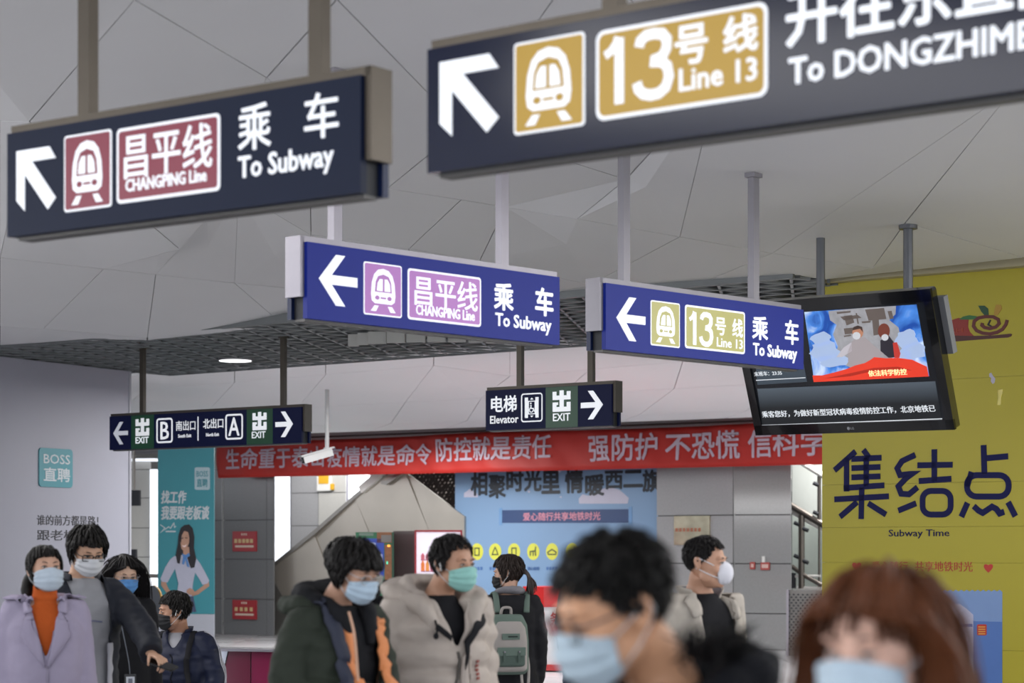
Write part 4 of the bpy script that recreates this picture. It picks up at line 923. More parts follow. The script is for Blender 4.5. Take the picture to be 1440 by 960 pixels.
# security camera
d_ = 31.5; cp = P3(460, 632, d_)
o = empty('security_camera', cp); tag(o, 'white bullet security camera on a ceiling pole before red banner', 'camera')
k = d_/FPX; M_cam = mat('camera_white', '#a8a9aa', .35)
zt = ceil_z(cp.x, cp.y, 3.6)-cp.z
MB().tube([(0, 0, 0), (0, 0, zt+.002)], .03, 12).build('pole', M_cam, o); MB().tube([(0, 0, -.06), (0, 0, .03)], .05, 12).build('joint', M_cam, o)
MB().tube([(0, 0, -.02), (-.04, -.03, -.09)], .035, 10).build('arm', M_cam, o)
def obox(b, p, q, w_, h0, h1):
    p, q = Vector(p), Vector(q); t = (q-p).normalized(); s_ = t.cross(Vector((0, 0, 1))).normalized()*w_; u_ = s_.cross(t).normalized()
    v = [pt+sx*s_+h*u_ for pt in (p, q) for sx in (-1, 1) for h in (h0, h1)]
    return b.add(v, [(0,1,3,2), (4,6,7,5), (0,4,5,1), (2,3,7,6), (0,2,6,4), (1,5,7,3)])
b = MB(); obox(b, (.06, .03, -.03), (-.33, -.16, -.155), .055, -.055, .045); b.build('housing', M_cam, o)
b = MB(); obox(b, (.08, .035, .025), (-.37, -.175, -.115), .07, -.0, .018); b.build('sun_hood', M_cam, o)
b = MB(); obox(b, (-.33, -.16, -.155), (-.336, -.163, -.157), .045, -.045, .035); b.build('lens_window', M_black, o)
b = MB(); obox(b, (-.335, -.163, -.157), (-.36, -.175, -.164), .02, -.02, .02); b.build('lens', M_dark, o)
# maroon and steel fare gates in the middle distance
M_mar = mat('maroon_panel', '#611532', .3, var=.08); M_gst = mat('gate_steel', '#aeb0ba', .2, metal=.7, var=.45, scale=4)
def gate(label, px, d, pts, yaw=0.):
    F = Face(px, d, yaw); o = F.root('fare_gate'); tag(o, label, 'gate'); return F, o
F, o = gate('maroon and steel panelled fare gate behind the seated man', 291, 15.5, None, -6)
for nm, pts, m, off in (('maroon_panel', [(322,914),(352,914.5),(351,1055),(290,1055)], M_mar, 0), ('maroon_panel', [(353,914.5),(420,916),(420,1055),(352,1055)], mat('maroon_panel_bright', '#7a1a42', .3), .01),
                        ('steel_panel', [(296,915),(321,914),(288,1055),(262,1055)], M_gst, -.01), ('maroon_edge', [(288,915),(295,915),(261,1055),(240,1055)], M_mar, -.02)):
    MB().prism(F.P(pts), off, off+.10).build(nm, m, o)
b = MB(); b.prism(F.P([(284,910.5),(424,913.5),(424,916.5),(284,914.5)]), -.05, .2); b.build('top_edge', M_steel2, o)
b = MB(); b.prism(F.P([(250,1040),(424,1040),(424,1095),(250,1095)]), .0, .15); b.build('base', M_dark, o)
F, o = gate('maroon gate panel left of the seated man', 226, 15.8, None, -6)
MB().prism(F.P([(228,916),(262,917),(262,1085),(222,1085)]), 0, .1).build('maroon_panel', M_mar, o)
F, o = gate('small maroon topped gate with slanted steel side between two men', 528, 14.5, None, 0)
MB().prism(F.P([(526,924),(600,924),(600,935),(526,935)]), 0, .12).build('top_band', mat('maroon_panel_bright', '#7a1a42', .3), o)
b = MB(); b.stroke(F.P(disc(540, 931, 2.2, 2.6, 12)), .004, -.003, 0, closed=True); b.build('ring_mark', M_wprint, o)
MB().prism(F.P([(526,936),(560,936),(540,975),(526,975)]), .01, .10).build('steel_panel', M_gst, o)
MB().prism(F.P([(548,938),(600,938),(600,1110),(530,1110),(530,978)]), -.01, .10).build('white_side', mat('gate_white', '#c4c8d4', .2, metal=.2), o)
b = MB(); b.stroke(F.P([(550,938),(530,976)]), .009, -.03, 0); b.build('purple_edge', mat('purple_edge', '#8c4a9c', .4), o)
# ------------------------------------------------------------------ people
def ell_(p, c, r):
    q = (p-np.array(c))/np.array(r); k0 = np.linalg.norm(q, axis=-1); k1 = np.linalg.norm(q/np.array(r), axis=-1)
    return k0*(k0-1)/np.maximum(k1, 1e-9)
def smin(a, b, k): h = np.clip(.5+.5*(b-a)/k, 0, 1); return b+(a-b)*h-k*h*(1-h)
def smax(a, b, k): return -smin(-a, -b, k)
def cap_(p, a, b, ra, rb):
    a = np.array(a); b = np.array(b); pa = p-a; ba = b-a
    h = np.clip((pa*ba).sum(-1)/(ba*ba).sum(), 0, 1)
    return np.linalg.norm(pa-h[..., None]*ba, axis=-1)-(ra+(rb-ra)*h)
def sd_skull(p): return smin(ell_(p, (0, .016, .030), (.074, .094, .086)), ell_(p, (0, -.022, -.028), (.062, .064, .084)), .03)
def sd_head(p):
    d = sd_skull(p)
    d = smin(d, ell_(p, (0, -.036, -.080), (.044, .044, .034)), .025)
    d = smin(d, ell_(p, (0, -.074, -.100), (.018, .014, .014)), .02)
    for s_ in (-1, 1):
        d = smin(d, ell_(p, (s_*.030, -.077, .021), (.024, .011, .008)), .012)
        d = smin(d, ell_(p, (s_*.043, -.060, -.030), (.020, .018, .020)), .018)
        d = smin(d, ell_(p, (s_*.052, -.020, -.070), (.016, .030, .020)), .02)
        d = smax(d, -ell_(p, (s_*.031, -.094, .000), (.017, .013, .011)), .010)
        d = smin(d, ell_(p, (s_*.031, -.075, -.001), (.0155, .0125, .0115)), .005)
    d = smin(d, cap_(p, (0, -.082, .006), (0, -.103, -.036), .0075, .010), .010)
    for s_ in (-1, 1): d = smin(d, ell_(p, (s_*.011, -.096, -.041), (.008, .009, .007)), .006)
    d = smin(d, ell_(p, (0, -.087, -.064), (.022, .010, .005)), .005)
    d = smin(d, ell_(p, (0, -.086, -.073), (.018, .010, .006)), .004)
    return d
def sd_mask(p):
    d = smin(ell_(p, (0, -.022, -.028), (.064, .066, .084)), ell_(p, (0, -.036, -.080), (.050, .048, .042)), .03)
    d = smin(d, ell_(p, (0, -.060, -.060), (.044, .046, .050)), .03)
    for s_ in (-1, 1):
        d = smin(d, ell_(p, (s_*.043, -.060, -.030), (.021, .019, .022)), .02)
        d = smin(d, ell_(p, (s_*.052, -.020, -.070), (.018, .032, .022)), .02)
    return smin(d, ell_(p, (0, -.088, -.036), (.018, .016, .030)), .03)-.0015
def star(sd, D, o=(0, 0, 0), r0=.2):
    r = np.full(D.shape[:-1], r0); o = np.array(o)
    for _ in range(45): r = r-sd(o+D*r[..., None])*.8
    return o+D*r[..., None]
def mkhead(b, nu=72, nv=60):
    th = np.linspace(0, 2*PI, nu, endpoint=False); t = np.linspace(-1, 1, nv); ph = (t*.82+.18*t**3)*PI/2
    D = np.stack([np.outer(np.cos(ph), np.sin(th)), -np.outer(np.cos(ph), np.cos(th)), np.outer(np.sin(ph), np.ones(nu))], -1)
    V = star(sd_head, D, (0, -.01, 0)).reshape(-1, 3)
    F_ = [(i*nu+j, i*nu+(j+1) % nu, (i+1)*nu+(j+1) % nu, (i+1)*nu+j) for i in range(nv-1) for j in range(nu)]
    b.add(V.tolist(), F_, 0)
    for s_ in (-1, 1):                    # ears, eyes, lids, brows
        v = []; n1, n2 = 16, 10
        for i in range(n2+1):
            p_ = PI*i/n2
            for j in range(n1):
                a = 2*PI*j/n1; x = math.sin(p_)*math.cos(a); y = math.sin(p_)*math.sin(a); z = math.cos(p_)
                rad = math.hypot(y, z); w_ = .0085*x
                if x > 0: w_ = .0085*x-.007*max(0, 1-(rad/.72)**2)
                v.append((s_*(.0755+w_+.004*y+.004*rad), .014+.017*y*(1+.25*z)+.005*z, -.004+.031*z))
        b.add(v, [(i*n1+j, (i+1)*n1+j, (i+1)*n1+(j+1) % n1, i*n1+(j+1) % n1) for i in range(n2) for j in range(n1)], 0)
        b.ell((s_*.031, -.0795, -.002), (.0125, .0095, .0048), 14, 8, 1)
        b.ell((s_*.031, -.0855, -.002), (.0052, .0040, .0044), 12, 6, 2)
        b.tube([(s_*.017, -.0865, -.001), (s_*.024, -.0905, .0028), (s_*.032, -.0905, .0040), (s_*.040, -.0865, .0030), (s_*.047, -.0790, -.001)], [.0008, .0024, .0028, .0024, .0008], 5, 2)
        b.tube([(s_*.014, -.0875, .018), (s_*.024, -.0905, .0225), (s_*.036, -.0880, .0240), (s_*.048, -.0765, .0190)], [.0022, .0040, .0038, .0016], 5, 3, flat=.6)
def remesh(b, voxel, smooth=4, name='tmp'):
    me = b.mesh(name, []); bm = bmesh.new(); bm.from_mesh(me); bmesh.ops.recalc_face_normals(bm, faces=bm.faces); bm.to_mesh(me); bm.free()
    o = bpy.data.objects.new(name, me); COL.objects.link(o)
    m = o.modifiers.new('r', 'REMESH'); m.mode = 'VOXEL'; m.voxel_size = voxel
    if smooth: m = o.modifiers.new('s', 'SMOOTH'); m.iterations = smooth; m.factor = .5
    dg = bpy.context.evaluated_depsgraph_get(); r = bpy.data.meshes.new_from_object(o.evaluated_get(dg))
    n = len(r.vertices); v = np.empty(n*3); r.vertices.foreach_get('co', v); nn = np.empty(n*3); r.vertices.foreach_get('normal', nn)
    f = [tuple(p.vertices) for p in r.polygons]
    bpy.data.objects.remove(o); bpy.data.meshes.remove(r); bpy.data.meshes.remove(me)
    return v.reshape(-1, 3), nn.reshape(-1, 3), f
def loft(b, rings, n=28, mi=0):           # ring = (z, cx, cy, rx, ry)
    v = []
    for z, cx, cy, rx, ry in rings:
        for j in range(n):
            a = 2*PI*j/n; c, s_ = math.cos(a), math.sin(a); e = .82
            v.append((cx+rx*abs(c)**e*(1 if c > 0 else -1), cy+ry*abs(s_)**e*(1 if s_ > 0 else -1), z))
    k = len(rings)
    return b.add(v, [(i*n+j, i*n+(j+1) % n, (i+1)*n+(j+1) % n, (i+1)*n+j) for i in range(k-1) for j in range(n)]+[tuple(range(n-1, -1, -1)), tuple((k-1)*n+j for j in range(n))], mi)
def bez(P, n=14):                          # smooth path through points
    P = [Vector(p) for p in P]; out = []
    for i in range(len(P)-1):
        p0, p1, p2, p3 = P[max(i-1, 0)], P[i], P[i+1], P[min(i+2, len(P)-1)]
        for k in range(n):
            t = k/n; out.append(.5*((2*p1)+(-p0+p2)*t+(2*p0-5*p1+4*p2-p3)*t*t+(-p0+3*p1-3*p2+p3)*t**3))
    return out+[P[-1]]
def finger(b, p, d, nrm, L_, r, curl, mi=0):
    d = Vector(d).normalized(); nrm = Vector(nrm).normalized(); P = [Vector(p)-d*L_*.25, Vector(p)]; R_ = [r*1.05, r*1.05]; c = Vector(p)
    for k, fr_ in enumerate((.44, .31, .25)):
        q = Matrix.Rotation(curl, 3, d.cross(nrm)); d = (q @ d).normalized(); nrm = (q @ nrm).normalized(); c = c+d*L_*fr_; P.append(c.copy()); R_.append(r*(.98-.10*(k+1)))
    b.tube(P, R_, 8, mi); b.ell(P[-1], (R_[-1]*1.05,)*3, 8, 6, mi)
def mkhand(b, wrist, d, palm, side, curl=.45, s_=1.):
    """d: direction of the fingers, palm: direction the palm faces, side: +1 if the thumb lies towards d x palm"""
    w_ = Vector(wrist); d = Vector(d).normalized(); palm = Vector(palm); palm = (palm-d*palm.dot(d)).normalized(); x = d.cross(palm).normalized()*side
    c = w_+d*.045*s_
    M = Matrix((x, d, palm)).transposed()
    b.ell(c, (.040*s_, .052*s_, .0155*s_), 14, 8, 0, M); b.tube([w_-d*.05, w_+d*.02], [.026*s_, .025*s_], 10, flat=.8)
    for k, (off, L_) in enumerate(((.030, .070), (.010, .079), (-.010, .073), (-.029, .058))):
        finger(b, c+x*off*s_+d*.040*s_, d+x*off*2, palm, L_*s_, .0088*s_, curl*(1+.12*k))
    finger(b, c+x*.036*s_-d*.012*s_+palm*.006, d*.75+x*.75+palm*.25, palm-x*.6, .058*s_, .0100*s_, curl*.6)
SKINS = {}
def skin(h): return mat('skin_'+h[1:], h, .52, var=.05, scale=14, bump=.04, bscale=160)
M_eye = mat('eye_white', '#c9c4bf', .3); M_iris = mat('eye_dark', '#171210', .3)
def hairmat(h):
    m = mat('hair_'+h[1:], h, .5, var=.3, scale=40, spec=.22); return m
def hair_mesh(n, zfront=.066, style='short', length=.05, w_=.0065, off=.010, seed=1, part=0., body=None, clear=None, droop=.35, fade=False, fringe=.010, lift=.06):
    """strands laid over the skull: roots on the scalp, combed away from the crown, pulled down, kept outside the head"""
    rs = np.random.RandomState(seed)
    roots = []
    while len(roots) < n:
        D = rs.normal(size=(n*3, 3)); D /= np.linalg.norm(D, axis=1)[:, None]; D = D[D[:, 2] > -.75]
        P = star(sd_skull, D, (0, 0, .0))
        yl = np.interp(P[:, 1], [-.10, -.055, -.035, -.005, .03, .10], [zfront, zfront-.008, .030, .004, -.018, -.055])
        if style == 'long': yl = np.interp(P[:, 1], [-.10, -.055, -.03, -.0, .10], [zfront, zfront-.01, .040, .0, -.06])
        P = P[P[:, 2] > yl]; roots += P.tolist()
    P = np.array(roots[:n]); pos = P.copy(); N_ = P/np.linalg.norm(P, axis=1)[:, None]
    cr = np.array([part, .045, .118])
    T = P-cr; T -= (T*N_).sum(1)[:, None]*N_; T /= np.maximum(np.linalg.norm(T, axis=1), 1e-6)[:, None]
    seg = 7 if style == 'short' else 15
    LL = length*(1+.25*rs.normal(size=n)).clip(.5, 1.5)
    if fade: LL *= np.interp(P[:, 2], [-.03, .05, .09], [.25, .6, 1.])
    if style == 'long':                   # combed to both sides of a parting
        fr_ = np.clip((.03-P[:, 1])/.10, 0, 1)[:, None]; sx = np.sign(P[:, 0]-part+1e-6)
        T = T*(1-fr_)+np.stack([sx, np.full(n, .10), np.full(n, -.25)], -1)*fr_
    d = T+N_*lift+rs.normal(size=(n, 3))*.10
    path = [pos.copy()]; offn = off*(.6+.55*rs.rand(n)); offn = offn*(np.interp(P[:, 2], [-.03, .04, .08], [.35, .7, 1.]) if fade else 1)
    for k in range(seg):
        d /= np.linalg.norm(d, axis=1)[:, None]
        pos = pos+d*(LL/seg)[:, None]
        for _ in range(2):
            s_ = sd_skull(pos); G = np.stack([sd_skull(pos+np.eye(3)[i]*.002)-s_ for i in range(3)], -1); G /= np.maximum(np.linalg.norm(G, axis=1), 1e-9)[:, None]
            tgt = offn*min(1, (k+1)/2.)
            push = np.clip(tgt-s_, 0, None)
            if style == 'short': push = push+np.where(s_ > tgt*1.25+.001, (tgt*1.25+.001-s_)*.8, 0)
            pos = pos+G*push[:, None]
            if clear is not None: pos = clear(pos)
        dn = (d*G).sum(1); d = d-G*np.where((s_ < tgt+.01) & (dn < 0), dn, 0)[:, None]
        d = d+np.array([0, 0, -droop])*(1 if style == 'short' else 1.0)+rs.normal(size=(n, 3))*.05
        if style == 'short':              # strands stop at the fringe line in front of the face
            lim = np.interp(pos[:, 1], [-.12, -.05, -.03, -.01], [zfront-fringe, zfront-fringe-.012, -.015, -.2]); fz = pos[:, 2] < lim
            pos[fz] = path[-1][fz]+(pos[fz]-path[-1][fz])*.05
        path.append(pos.copy())
    path = np.array(path)                 # seg+1, n, 3
    v = []; f = []; K = len(path)
    Tn = np.gradient(path, axis=0); Tn /= np.maximum(np.linalg.norm(Tn, axis=2), 1e-9)[..., None]
    Nn = path-np.array([0, 0, 0])*1.; Nn = Nn.copy(); Nn[..., 2] *= .5; Nn /= np.linalg.norm(Nn, axis=2)[..., None]
    Sd = np.cross(Tn, Nn); Sd /= np.maximum(np.linalg.norm(Sd, axis=2), 1e-9)[..., None]
    prof = np.interp(np.linspace(0, 1, K), [0, .3, .75, 1], [.8, 1, .8, .12])*w_
    A = path-Sd*prof[:, None, None]; B = path+Sd*prof[:, None, None]; C = path+Nn*prof[:, None, None]*.55
    V = np.stack([A, C, B], 2).transpose(1, 0, 2, 3).reshape(-1, 3)   # n, K, 3
    for i in range(n):
        o_ = i*K*3
        for k in range(K-1):
            a = o_+k*3
            f += [(a, a+1, a+4, a+3), (a+1, a+2, a+5, a+4), (a+2, a, a+3, a+5)]
    return V, f
def scalp_cap(zfront, off=.006, long=False, crown=0.):
    nu, nv = 56, 34
    th = np.linspace(0, 2*PI, nu, endpoint=False); ph = np.linspace(-.75, PI/2, nv)
    D = np.stack([np.outer(np.cos(ph), np.sin(th)), -np.outer(np.cos(ph), np.cos(th)), np.outer(np.sin(ph), np.ones(nu))], -1)
    P = star(sd_skull, D, (0, 0, 0)); V = P+D*off
    V[..., 2] += crown*np.clip(P[..., 2]/.1, 0, 1)**2
    yl = np.interp(P[..., 1], [-.10, -.055, -.035, -.005, .03, .10], [zfront, zfront-.008, .030, .004, -.018, -.055])
    ok = P[..., 2] > yl+.001
    f = [(i*nu+j, i*nu+(j+1) % nu, (i+1)*nu+(j+1) % nu, (i+1)*nu+j) for i in range(nv-1) for j in range(nu) if ok[i, j] and ok[i, (j+1) % nu] and ok[i+1, j] and ok[i+1, (j+1) % nu]]
    return V.reshape(-1, 3), f
def surgical(parent, colr, seed=0, w_=1.0, name='face_mask', inner=None):
    nu, nv = 40, 28; v = []
    us = np.linspace(-1, 1, nu); vs = np.linspace(0, 1, nv)
    D = np.zeros((nv, nu, 3)); O = np.zeros((nv, nu, 3))
    for i, q in enumerate(vs):
        for j, u_ in enumerate(us):
            a = u_*1.02*w_; zt = -.006-.022*abs(u_)**1.5; zb_ = -.122+.032*abs(u_)**2
            z = zt+(zb_-zt)*q; O[i, j] = (0, 0, z); D[i, j] = (math.sin(a), -math.cos(a), 0)
    P = star(sd_mask, D, O)               # O is an array origin
    for i, q in enumerate(vs):
        pl_ = .0022*math.sin(q*PI*7.)*min(1, 4*q*(1-q)*1.3)
        P[i] += D[i]*(.006+pl_+.003*math.sin(q*PI))
    P[-1] += np.array([0, .004, 0])
    V = P.reshape(-1, 3); f = [(i*nu+j, (i+1)*nu+j, (i+1)*nu+j+1, i*nu+j+1) for i in range(nv-1) for j in range(nu-1)]
    b = MB().add(V.tolist(), f); o = b.build(name, mat('mask_'+colr[1:], colr, .8, var=.03, scale=30, bump=.06, bscale=300), parent, smooth=True)
    md = o.modifiers.new('t', 'SOLIDIFY'); md.thickness = .0015
    for s_, j in ((-1, 0), (1, nu-1)):
        b = MB()
        for i, e in ((1, (s_*.082, .030, .016)), (nv-3, (s_*.080, .026, -.026))):
            p = Vector(P[i, j]); e = Vector(e); m = (p+e)/2+Vector((s_*.006, 0, 0)); b.tube([p, m, e], .0016, 6)
        b.tube([(s_*.082, .030, .016), (s_*.084, .036, -.005), (s_*.080, .026, -.026)], .0014, 6)
        b.build('ear_loop', mat('mask_loop', '#c4c8cc', .7), o, smooth=True)
    return o
def respirator(parent):
    b = MB(); nu, nv = 28, 14; v = []
    c = Vector((0, -.082, -.047))
    for i in range(nv+1):
        p_ = (PI/2)*1.12*i/nv
        for j in range(nu):
            a = 2*PI*j/nu; r = math.sin(p_); y = -math.cos(p_)
            v.append((c.x+.047*r*math.cos(a), c.y+.050*y, c.z+.056*r*math.sin(a)*(1.0)))
    b.add(v, [(i*nu+j, i*nu+(j+1) % nu, (i+1)*nu+(j+1) % nu, (i+1)*nu+j) for i in range(nv) for j in range(nu)])
    o = b.build('face_mask', mat('respirator_white', '#dcdce4', .75, var=.02, bump=.05, bscale=300), parent, smooth=True)
    md = o.modifiers.new('t', 'SOLIDIFY'); md.thickness = .002
    for s_ in (-1, 1):
        b = MB()
        b.tube([(s_*.044, -.078, -.024), (s_*.074, -.034, .000), (s_*.080, .015, .020), (s_*.084, .028, .018)], .0024, 6)
        b.tube([(s_*.044, -.075, -.070), (s_*.073, -.034, -.052), (s_*.078, .010, -.032), (s_*.080, .022, -.028)], .0024, 6)
        b.build('ear_loop', mat('strap_white', '#d8d8dc', .6), o, smooth=True)
def glasses(parent, hexc, r=.0012, w_=.026, h_=.018, rnd=.5):
    b = MB()
    for s_ in (-1, 1):
        P = rr(s_*.034-w_, s_*.034+w_, -.004-h_, -.004+h_, min(w_, h_)*rnd*1.2, 4)
        P3_ = [(x, -.1045+.35*max(0, abs(x)-.03)**1.0*.5, z) for x, z in P]; b.tube(P3_+[P3_[0]], r, 6, cap=False)
        b.tube([(s_*(.034+w_), -.099, .004), (s_*.078, -.080, .006), (s_*.082, .015, .010), (s_*.079, .034, -.008)], r*1.1, 6)
    b.tube([(-.009, -.105, .002), (0, -.109, .005), (.009, -.105, .002)], r, 6)
    o = b.build('glasses', mat('frame_'+hexc[1:], hexc, .3, metal=.2), parent, smooth=True)
    g = MB()
    for s_ in (-1, 1):
        P = rr(s_*.034-w_+r, s_*.034+w_-r, -.004-h_+r, -.004+h_-r, min(w_, h_)*rnd, 4); g.add([(x, -.1040+.35*max(0, abs(x)-.03)*.5, z) for x, z in P], [tuple(range(len(P)))])
    gm = MATS.get('lens')
    if not gm:
        gm = bpy.data.materials.new('spectacle_lens'); gm.use_nodes = True; q = gm.node_tree.nodes['Principled BSDF']; q.inputs['Transmission Weight'].default_value = 1; q.inputs['Roughness'].default_value = 0; q.inputs['IOR'].default_value = 1.02; q.inputs['Specular IOR Level'].default_value = .6; MATS['lens'] = gm
    g.build('lens', gm, o)
ARM = {-1: [(-.172, .012, 1.385), (-.215, .035, 1.10), (-.225, -.04, .86)], 1: [(.172, .012, 1.385), (.215, .035, 1.10), (.225, -.04, .86)]}
class Person:
    def __init__(s, label, px, d, top, yaw, head=(0, 0, 0), shift=(0, 0), skinc='#c49a82', hs=1., female=False, arms=None, seat=0., bulk=1., group=None, headoff=(0, 0), zs=None, hands=(1, 1), handopt=None):
        s.P = P3(px, HOR, d); Hh = EYE+(HOR-top)/FPX*d-.016
        s.k = zs or (Hh+seat)/1.72; s.seat = seat; s.bulk = bulk; s.female = female
        s.r = empty('person', (s.P.x+shift[0], s.P.y+shift[1], 0), math.radians(yaw)); tag(s.r, label, 'person', group)
        s.body_root = s.r
        s.arms = {-1: list(ARM[-1]), 1: list(ARM[1])}
        if female: s.arms = {q: [(x*.88, y, z) for x, y, z in a] for q, a in s.arms.items()}
        if arms:
            for q in arms: s.arms[q] = arms[q]
        yaw_h, pitch, rollh = [math.radians(a) for a in head]
        hx, hy = headoff
        s.HM = Matrix.Translation(s.T((hx, -.035+hy, 1.605))) @ Matrix.Rotation(yaw_h, 4, 'Z') @ Matrix.Rotation(pitch, 4, 'X') @ Matrix.Rotation(rollh, 4, 'Y') @ Matrix.Scale(hs*min(1.02, s.k), 4)
        s.skin = skin(skinc)
        b = MB(); h = MB(); mkhead(h)
        b.add([tuple(s.HM @ Vector(p)) for p in h.v], h.f); b.m = list(h.m)
        # body: one surface under the clothes, joined at the neck
        t = MB(); f = .9 if female else 1.
        t_r = [(.82, 0, .01, .155, .10), (.95, 0, .01, .135*f, .09), (1.12, 0, .0, .145*f, .095), (1.28, 0, .0, .165*f, .10), (1.38, 0, .01, .15*f, .085), (1.44, 0, .014, .09, .065), (1.47, 0, .012, .058, .058)]
        loft(t, [(s.T((cx, cy, z))[2], cx*s.k, cy*s.k, rx*s.k, ry*s.k) for z, cx, cy, rx, ry in t_r])
        hb = s.HM @ Vector((0, .018, -.045)); nr = (.050 if female else .058)*s.k
        t.tube(bez([s.T((0, .016, 1.42)), s.T((hx*.3, .008, 1.49)), hb], 5), [nr*1.15]*5+[nr]*6, 18)
        hw = HANDS = handopt or {}
        for q in (-1, 1):
            A = [s.T(p) for p in s.arms[q]]; pth = bez(A, 6); n = len(pth)
            t.tube(pth, [(.050-.024*i/(n-1))*s.k for i in range(n)], 12)
        legs = MB()
        if seat:
            for q in (-1, 1): t.tube(bez([s.T((q*.09, .0, .90)), s.T((q*.13, -.42, .93)), s.T((q*.13, -.46, .45+.0))], 6), [.075*s.k]*6+[.055*s.k]*7, 12)
        else:
            for q in (-1, 1): t.tube(bez([s.T((q*.085, .01, .90)), s.T((q*.095, .0, .48)), s.T((q*.10, .02, .07))], 6), [.080*s.k]*4+[.052*s.k]*9, 12)
        v, n_, f_ = remesh(t, .013, 3); b.add(v.tolist(), f_)
        for q in (-1, 1):
            if not hands[0 if q < 0 else 1]: continue
            A = s.arms[q]; w_ = s.T(A[2]); e = s.T(A[1]); dd = (w_-e).normalized(); ho = hw.get(q, {})
            hm = MB(); mkhand(hm, w_+dd*.0, ho.get('d', dd), ho.get('palm', Vector((-q, 0, 0))), ho.get('side', -q if 'palm' not in ho else 1), ho.get('curl', .42), s.k)
            v, n_, f_ = remesh(hm, .0042, 2); b.add(v.tolist(), f_)
        s.body = b.build('body', [s.skin, M_eye, M_iris, mat('brow_dark', '#1c1614', .7)], s.r, smooth=True, fixn=False)
        # a frame for things worn on the head
        s.h = MB().build('head_frame', [], s.r) if False else None
    def T(s, p):
        return Vector((p[0]*s.k, p[1]*s.k, p[2]*s.k-s.seat))
    def onhead(s, o):                      # parts built in head space
        me = o.data
        if len(me.vertices): me.transform(s.HM)
        for c in list(o.children): s.onhead(c) if c.type == 'MESH' else None
        return o
    def worn(s, fn, *a, **k):
        o = fn(s.r, *a, **k)
        for c in [q for q in s.r.children if q.type == 'MESH' and not q.get('_h')]:
            if c.name.split('.')[0] in ('face_mask', 'glasses', 'hair', 'earbud', 'ponytail', 'fringe'):
                s.onhead(c); c['_h'] = 1
    def hair(s, colr='#14110f', capz=.066, zfront=.066, n=520, **k):
        V, f = hair_mesh(n, zfront=zfront, **k); b = MB().add(V.tolist(), f)
        Vc, fc = scalp_cap(capz, .005 if k.get('fade') else .008, crown=k.get('off', .01)*.3); b.add(Vc.tolist(), fc)
        o = b.build('hair', hairmat(colr), s.r, smooth=True, fixn=False); s.onhead(o); o['_h'] = 1; return o
    def garment(s, name, m, torso, arms=True, aw=(.066, .058, .046), voxel=.011, fold=.006, puff=0., puffn=.085, cut=None, extra=None, seed=1, hood=None, sleeve_end=1., smooth=3, armsides=(-1, 1)):
        b = MB(); k = s.k
        def dense(rings, step=.012):
            out = []
            zs = [r[0] for r in rings]; z = zs[0]
            while z <= zs[-1]+1e-6:
                out.append([z]+[float(np.interp(z, zs, [r[i] for r in rings])) for i in range(1, 5)]); z += step
            return out
        R_ = dense(torso)
        rr_ = []
        for z, cx, cy, rx, ry in R_:
            g = 0
            if puff: g = puff*(abs(math.sin(PI*z/puffn))**.6-.6)
            p = s.T((cx, cy, z)); rr_.append((p.z, p.x, p.y, (rx+g)*k, (ry+g)*k))
        loft(b, rr_, 40)
        if arms:
            for q in armsides:
                A = [s.T(p) for p in s.arms[q]]; sh = A[0]+Vector((-q*.05*k, 0, -.012*k))
                A = [sh]+A; pth = bez(A, 12)
                pth = pth[:int(len(pth)*sleeve_end)]; n = len(pth); acc = 0; rad = []
                for i in range(n):
                    if i: acc += (pth[i]-pth[i-1]).length
                    t = i/(n-1); r = float(np.interp(t, [0, .33, .66, 1], [aw[0]*.95, aw[0], aw[1], aw[2]]))
                    if puff: r += puff*.8*(abs(math.sin(PI*acc/puffn))**.6-.6)
                    rad.append(r*k)
                b.tube(pth, rad, 20)
        if extra: extra(b, s)
        v, nn, f = remesh(b, voxel, smooth)
        sd = seed*7.3
        amp = np.array([noise.noise(Vector((p[0]*7+sd, p[1]*7, p[2]*17))) + .5*noise.noise(Vector((p[0]*22, p[1]*22+sd, p[2]*34))) for p in v])
        v = v+nn*(amp*fold)[:, None]
        if cut is not None:
            keep = []
            for q in f:
                c = v[list(q)].mean(0)
                if not cut(c/np.array([k, k, k])+np.array([0, 0, s.seat/k])): keep.append(q)
            f = keep
            ec = {}
            for q in f:
                for a_, b_ in zip(q, q[1:]+q[:1]): e = (min(a_, b_), max(a_, b_)); ec[e] = ec.get(e, 0)+1
            nb = {}
            for (a_, b_), c_ in ec.items():
                if c_ == 1: nb.setdefault(a_, []).append(b_); nb.setdefault(b_, []).append(a_)
            ids = np.array([i for i, q in nb.items() if len(q) == 2]); A_ = np.array([nb[i] for i in ids])
            for _ in range(14): v[ids] = v[ids]*.4+(v[A_[:, 0]]+v[A_[:, 1]])*.3
        o = MB().add(v.tolist(), f).build(name, m, s.r, smooth=True, fixn=False)
        if cut is not None: md = o.modifiers.new('t', 'SOLIDIFY'); md.thickness = .006; md.offset = -1
        s.last = o; s.bvh = BVHTree.FromPolygons([Vector(p) for p in v], f); return o
    def proj(s, x, z, off, fr=-1):
        p = s.T((x, 0, z)); h = s.bvh.ray_cast(Vector((p.x, fr, p.z)), Vector((0, -fr, 0)))
        if h[0] is None: return Vector((p.x, fr*.10, p.z))
        return h[0]+Vector((0, fr*off, 0))
